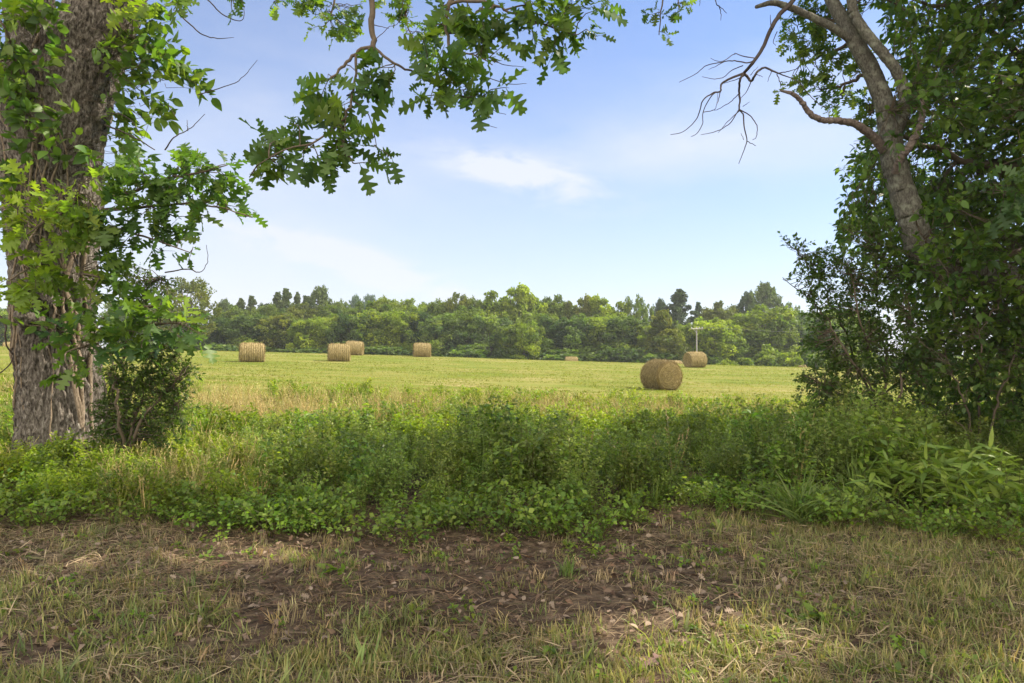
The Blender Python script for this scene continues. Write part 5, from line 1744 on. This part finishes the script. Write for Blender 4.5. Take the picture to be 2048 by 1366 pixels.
BAM = [proto_weed(16, 0.62, [leaf_ovate(1, 0.10), leaf_ovate(0, 0.12)], 0.19, 8, 0.02, [(0.20, 0.28, 0.05), (0.25, 0.32, 0.055), (0.15, 0.23, 0.05)], lean=0.55, start=0.3, base=0.25, droop=0.25) for _ in range(3)]
for i, (px, d, sc, lb) in enumerate([(1800, 6.5, 1.0, 'left part of the bright broad bladed grass patch by the right margin'), (1890, 6.3, 1.05, 'middle of the bright broad bladed grass patch by the right margin'), (1985, 6.4, 1.1, 'broad bladed bright grass at the right margin, last of the patch'),
                                      (1850, 7.1, 1.1, 'broad bladed bright grass behind the left part of the patch'), (1950, 7.0, 1.15, 'broad bladed bright grass at the back of the patch by the margin'), (1745, 6.9, 0.8, 'small outlying tuft of broad bladed grass left of the bright patch')]):
    specimen('broad_bladed_grass', lb, 'grass clump', px, d, BAM[i % 3], M_GRASS, sc, i * 50, group='broad bladed grass patch on the right')
ARCH = proto_grass(150, 0.95, 0.0070, P_GR, (0.8, 1.4), 0.10, k=6, tilt=0.55)
specimen('grass_clump', 'large green grass clump arching over the edge of the mown strip', 'grass clump', 1600, 6.05, ARCH, M_GRASS, 0.78)
specimen('grass_clump', 'smaller drooping grass clump right of the large arching one', 'grass clump', 1690, 6.2, ARCH, M_GRASS, 0.6, 80)
specimen('grass_clump', 'single fresh green grass tuft lying in the mown brown strip', 'grass clump', 1135, 4.75, proto_grass(45, 0.30, 0.0065, P_GR, (0.6, 1.5), 0.07, k=4), M_GRASS, 0.75)
TALL = [proto_weed(3, 1.15, [leaf_ovate(1, 0.15)], 0.11, 34, 0.02, P_YG, lean=0.10, start=0.15, base=0.08) for _ in range(3)]
for i, (px, d, sc, lb) in enumerate([(1042, 17, 1.05, 'tall leafy weed spires rising left of centre against the field'), (1068, 17.5, 0.8, 'shorter weed spire right of the tall central spires'), (1420, 16, 1.05, 'tall weed spire right of the largest bale'), (1448, 16.5, 0.75, 'short weed spire next to the tall one right of the largest bale'),
                                      (555, 16, 0.95, 'tall yellow green weed below the gap between the lone bale and the pair'), (640, 17, 0.8, 'yellow green weed below the pair of bales'), (905, 16, 0.9, 'yellow green weed below the middle bale'), (1555, 15.5, 0.85, 'weed spire beside the right hand shrub')]):
    specimen('tall_weed', lb, 'weed', px, d, TALL[i % 3], M_LEAF, sc, i * 40, group='tall weeds standing up before the field')
SAP = [proto_weed(9, 0.85, LQ + SMALL, 0.055, 60, 0.18, P_SHRUB + P_FINE, lean=0.4, start=0.1) for _ in range(3)]
for i, (px, d, sc, lb) in enumerate([(1388, 11.5, 0.85, 'dark young sapling in the brush below the bale by the pole'), (1500, 11, 0.9, 'dark young sapling in the brush left of the right hand shrub'), (212, 6.5, 0.62, 'bushy green sapling at the left edge of the brush before the oak'), (312, 6.9, 0.55, 'slender green sapling right of the bushy one near the oak'),
                                      (90, 7.0, 0.75, 'yellowish sapling in front of the oak trunk base'), (735, 7.6, 1.0, 'rounded dark shrublet in the left middle of the brush'), (1120, 9.0, 0.95, 'rounded shrublet in the centre of the brush'), (1330, 6.9, 0.95, 'leafy shrublet near the front edge of the brush right of centre')]):
    specimen('sapling', lb, 'sapling', px, d, SAP[i % 3], M_LEAF, sc, i * 65, group='young saplings in the brush')
BIG = proto_weed(5, 0.16, [leaf_ovate(1, 0.26)], 0.13, 3, 0.02, P_BROAD, lean=1.1, start=0.4, base=0.04)
specimen('seedling', 'broad leaved seedling in the mown grass near the lower right', 'seedling', 1632, 3.95, BIG, M_LEAF, 0.58)
specimen('seedling', 'yellowish three leaved seedling in the brown strip left of centre', 'seedling', 660, 4.75, BIG, M_LEAF, 0.55, 70)
lo = leaf_oak(2)
mbl = (lo[0] * np.array([0.13, 0.13, 0.13]) + np.array([0, 0, 0.05]), lo[1], np.tile(np.array([[0.20, 0.125, 0.11]]), (len(lo[0]), 1)))
specimen('fallen_leaf', 'large curled brown oak leaf lying on the straw at the bottom edge', 'leaf', 1322, 3.42, mbl, M_LITTER, 1.0, 120, 0.0)

# mown hay field: short regrowth
mb = MB()
TUFT = [proto_grass(5, 0.075, 0.006, [(0.138, 0.182, 0.014), (0.172, 0.200, 0.017), (0.118, 0.165, 0.013), (0.225, 0.200, 0.045)], (0.1, 0.9), 0.06, k=2) for _ in range(5)]
n = 90000
y = 21.5 + (72 - 21.5) * rs.rand(n) ** 1.5
x = rs.uniform(-1, 1, n) * (3 + 0.82 * y)
k = (n2(x * 0.25 + y * 0.05, y, 0.5, 97) > 0.36)
x, y = x[k], y[k]
tan = np.clip((n2(x * 0.5 + y * 0.1, y, 0.28, 127) - 0.52) * 7, 0, 1)[:, None]
plant(mb, TUFT, x, y, rs.uniform(0.6, 1.4, len(x)) * (1 - 0.3 * tan[:, 0]), 0.22, 0.15, dz=-0.01, tcol=(1 + tan * np.array([[0.35, 0.10, 0.9]])) * (1 + 0.16 * np.sin(2 * np.pi * (y + 0.22 * x + 1.2 * n2(x, y, 0.08, 151)) / 3.1) + 0.25 * (n2(x, y, 0.16, 153) - 0.5))[:, None])
stuff('field_grass', mb, M_GRASS)

# the mown strip: cut straw, litter, stubble and seedlings
def green_mask(x, y):
    g = n2(x, y, 0.7, 103)
    u = x / y
    g = g + 0.22 * sstep(0.1, 0.5, u) - 0.16 * np.exp(-((u + 0.12) ** 2) / 0.05) * sstep(3.6, 4.4, y) + 0.14 * sstep(3.9, 3.1, y) + 0.1 * sstep(-0.35, -0.6, u)
    return g


mb = MB()
SW = [blade(0.015, b, 3) for b in (0.1, 0.5, 0.9, 1.4)]
n = 100000
y = 2.6 + 4.2 * rs.rand(n) ** 0.9
x = rs.uniform(-1, 1, n) * (1.5 + 1.0 * y)
clump = n2(x, y, 1.6, 107)
k = rs.rand(n) < np.clip(0.25 + 2.2 * (clump - 0.35), 0.12, 1)
x, y, clump = x[k], y[k], clump[k]
n = len(x)
a = rs.normal(0, 0.75, n) + np.where(rs.rand(n) < 0.75, 0, 1.57) + 1.2 * (n2(x, y, 0.9, 109) - 0.5)
head = np.stack([np.cos(a), np.sin(a), rs.normal(0.04, 0.16, n)], -1) * rs.choice([-1, 1], (n, 1))
head[:, 2] = np.abs(head[:, 2])
head = nrm(head)
side = nrm(np.cross(head, np.array([0, 0, 1.0]) + rs.normal(size=(n, 3)) * 0.3))
M = np.stack([side, np.cross(head, side) * 1.0, head], -1)
pos = np.stack([x, y, gz(x, y) + rs.rand(n) * 0.05 * np.clip(clump * 2 - 0.4, 0.1, 1) + 0.006], -1)
pk = rs.randint(0, 4, n); sz = rs.uniform(0.04, 0.22, n)
grn = (rs.rand(n) < 0.25)[:, None]
pc = np.where(grn, pal(n, [(0.12, 0.14, 0.05), (0.15, 0.15, 0.07)], 0.25), pal(n, [(0.44, 0.35, 0.22), (0.31, 0.235, 0.15), (0.19, 0.135, 0.09), (0.35, 0.275, 0.17)], 0.3))
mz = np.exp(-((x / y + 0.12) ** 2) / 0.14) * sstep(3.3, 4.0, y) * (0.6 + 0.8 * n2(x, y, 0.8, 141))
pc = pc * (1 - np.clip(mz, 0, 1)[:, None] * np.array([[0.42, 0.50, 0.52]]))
for q in range(4):
    s = pk == q
    scatter(mb, SW[q], pos[s], M[s], sz[s], pc[s])
stuff('cut_straw', mb, M_DRY)

mb = MB()
n = 8000
y = 2.6 + 3.9 * rs.rand(n); x = rs.uniform(-1, 1, n) * (1.5 + 1.0 * y)
k = green_mask(x, y) < 0.62
x, y = x[k], y[k]; n = len(x)
head = nrm(np.stack([rs.normal(size=n), rs.normal(size=n), rs.normal(0.1, 0.25, n)], -1))
up = np.array([0, 0, 1.0]) + rs.normal(size=(n, 3)) * 0.5
pos = np.stack([x, y, gz(x, y) + rs.uniform(0.01, 0.05, n)], -1)
TT = [leaf_oak(2), leaf_ovate(1), leaf_oak(0), leaf_small(0.3, 0.5)]
pk = rs.randint(0, 4, n); sz = rs.uniform(0.02, 0.062, n); pc = pal(n, P_DEADL, 0.3)
for q in range(4):
    s = pk == q
    scatter(mb, TT[q], pos[s], frames(head[s], up[s]), sz[s], pc[s])
stuff('leaf_litter', mb, M_LITTER)

mb = MB()
STUB = [proto_grass(24, 0.085, 0.0028, [(0.14, 0.18, 0.055), (0.19, 0.205, 0.078), (0.28, 0.245, 0.13)], (0.05, 1.0), 0.07, (1.5, 1.3, 1.3), 3) for _ in range(5)]
STRW = [proto_grass(16, 0.10, 0.0030, [(0.32, 0.265, 0.165), (0.25, 0.20, 0.13), (0.37, 0.31, 0.195)], (0.05, 0.6), 0.05, k=3) for _ in range(4)]
LONG = [proto_grass(12, 0.22, 0.0045, [(0.15, 0.19, 0.06), (0.19, 0.21, 0.08), (0.12, 0.17, 0.05)], (0.4, 1.4), 0.05, k=4) for _ in range(4)]
n = 11500
y = 2.6 + 3.8 * rs.rand(n); x = rs.uniform(-1, 1, n) * (1.5 + 1.0 * y)
g = green_mask(x, y)
k = rs.rand(n) < np.clip((g - 0.42) * 2.6, 0.04, 0.8)
plant(mb, STUB, x[k], y[k], rs.uniform(0.6, 1.5, k.sum()), 0.25, 0.2)
k2 = (~k) & (rs.rand(n) < 0.06)
plant(mb, STRW, x[k2], y[k2], rs.uniform(0.6, 1.4, k2.sum()), 0.25, 0.2)
k3 = (g > 0.5) & (rs.rand(n) < 0.03)
plant(mb, LONG, x[k3], y[k3], rs.uniform(0.6, 1.2, k3.sum()), 0.25, 0.3)
stuff('stubble_grass', mb, M_GRASS)

mb = MB()
SEED = [proto_weed(3, 0.09, [leaf_small(0.36, 0.15), leaf_small(0.30, 0.2)], 0.040, 5, 0.03, P_BROAD + P_YG[:1], lean=1.2, start=0.3, stemr=0.0015, base=0.04) for _ in range(6)]
n = 1500
y = 2.6 + 3.8 * rs.rand(n); x = rs.uniform(-1, 1, n) * (1.5 + 1.0 * y)
g = n2(x, y, 0.9, 113)
k = (rs.rand(n) < np.clip((g - 0.42) * 4 + 0.5 * ((x / y > 0.25) & (y > 4.9)), 0.06, 1))
plant(mb, SEED, x[k], y[k], rs.uniform(0.35, 1.1, k.sum()), 0.3, 0.3)
stuff('seedlings', mb, M_LEAF)


# ------------------------------------------------------------------ summer haze
def build_haze():
    mb = MB()
    x0, x1, y0, y1, z0, z1 = -340, 340, -40, 425, -16, 26
    V = [(x, y, z) for x in (x0, x1) for y in (y0, y1) for z in (z0, z1)]
    Fq = [(0, 1, 3, 2), (4, 6, 7, 5), (0, 4, 5, 1), (2, 3, 7, 6), (0, 2, 6, 4), (1, 5, 7, 3)]
    F = [t for q in Fq for t in ((q[0], q[1], q[2]), (q[0], q[2], q[3]))]
    mb.add(np.array(V, float), F, (1, 1, 1))
    m, n, l = new_mat('haze')
    out = n.new('ShaderNodeOutputMaterial')
    v = n.new('ShaderNodeVolumePrincipled')
    v.inputs['Color'].default_value = (0.92, 0.95, 1.0, 1)
    v.inputs['Density'].default_value = 0.0004
    v.inputs['Anisotropy'].default_value = 0.2
    l.new(v.outputs[0], out.inputs['Volume'])
    tag(mb.build('haze', m), kind='stuff')


build_haze()
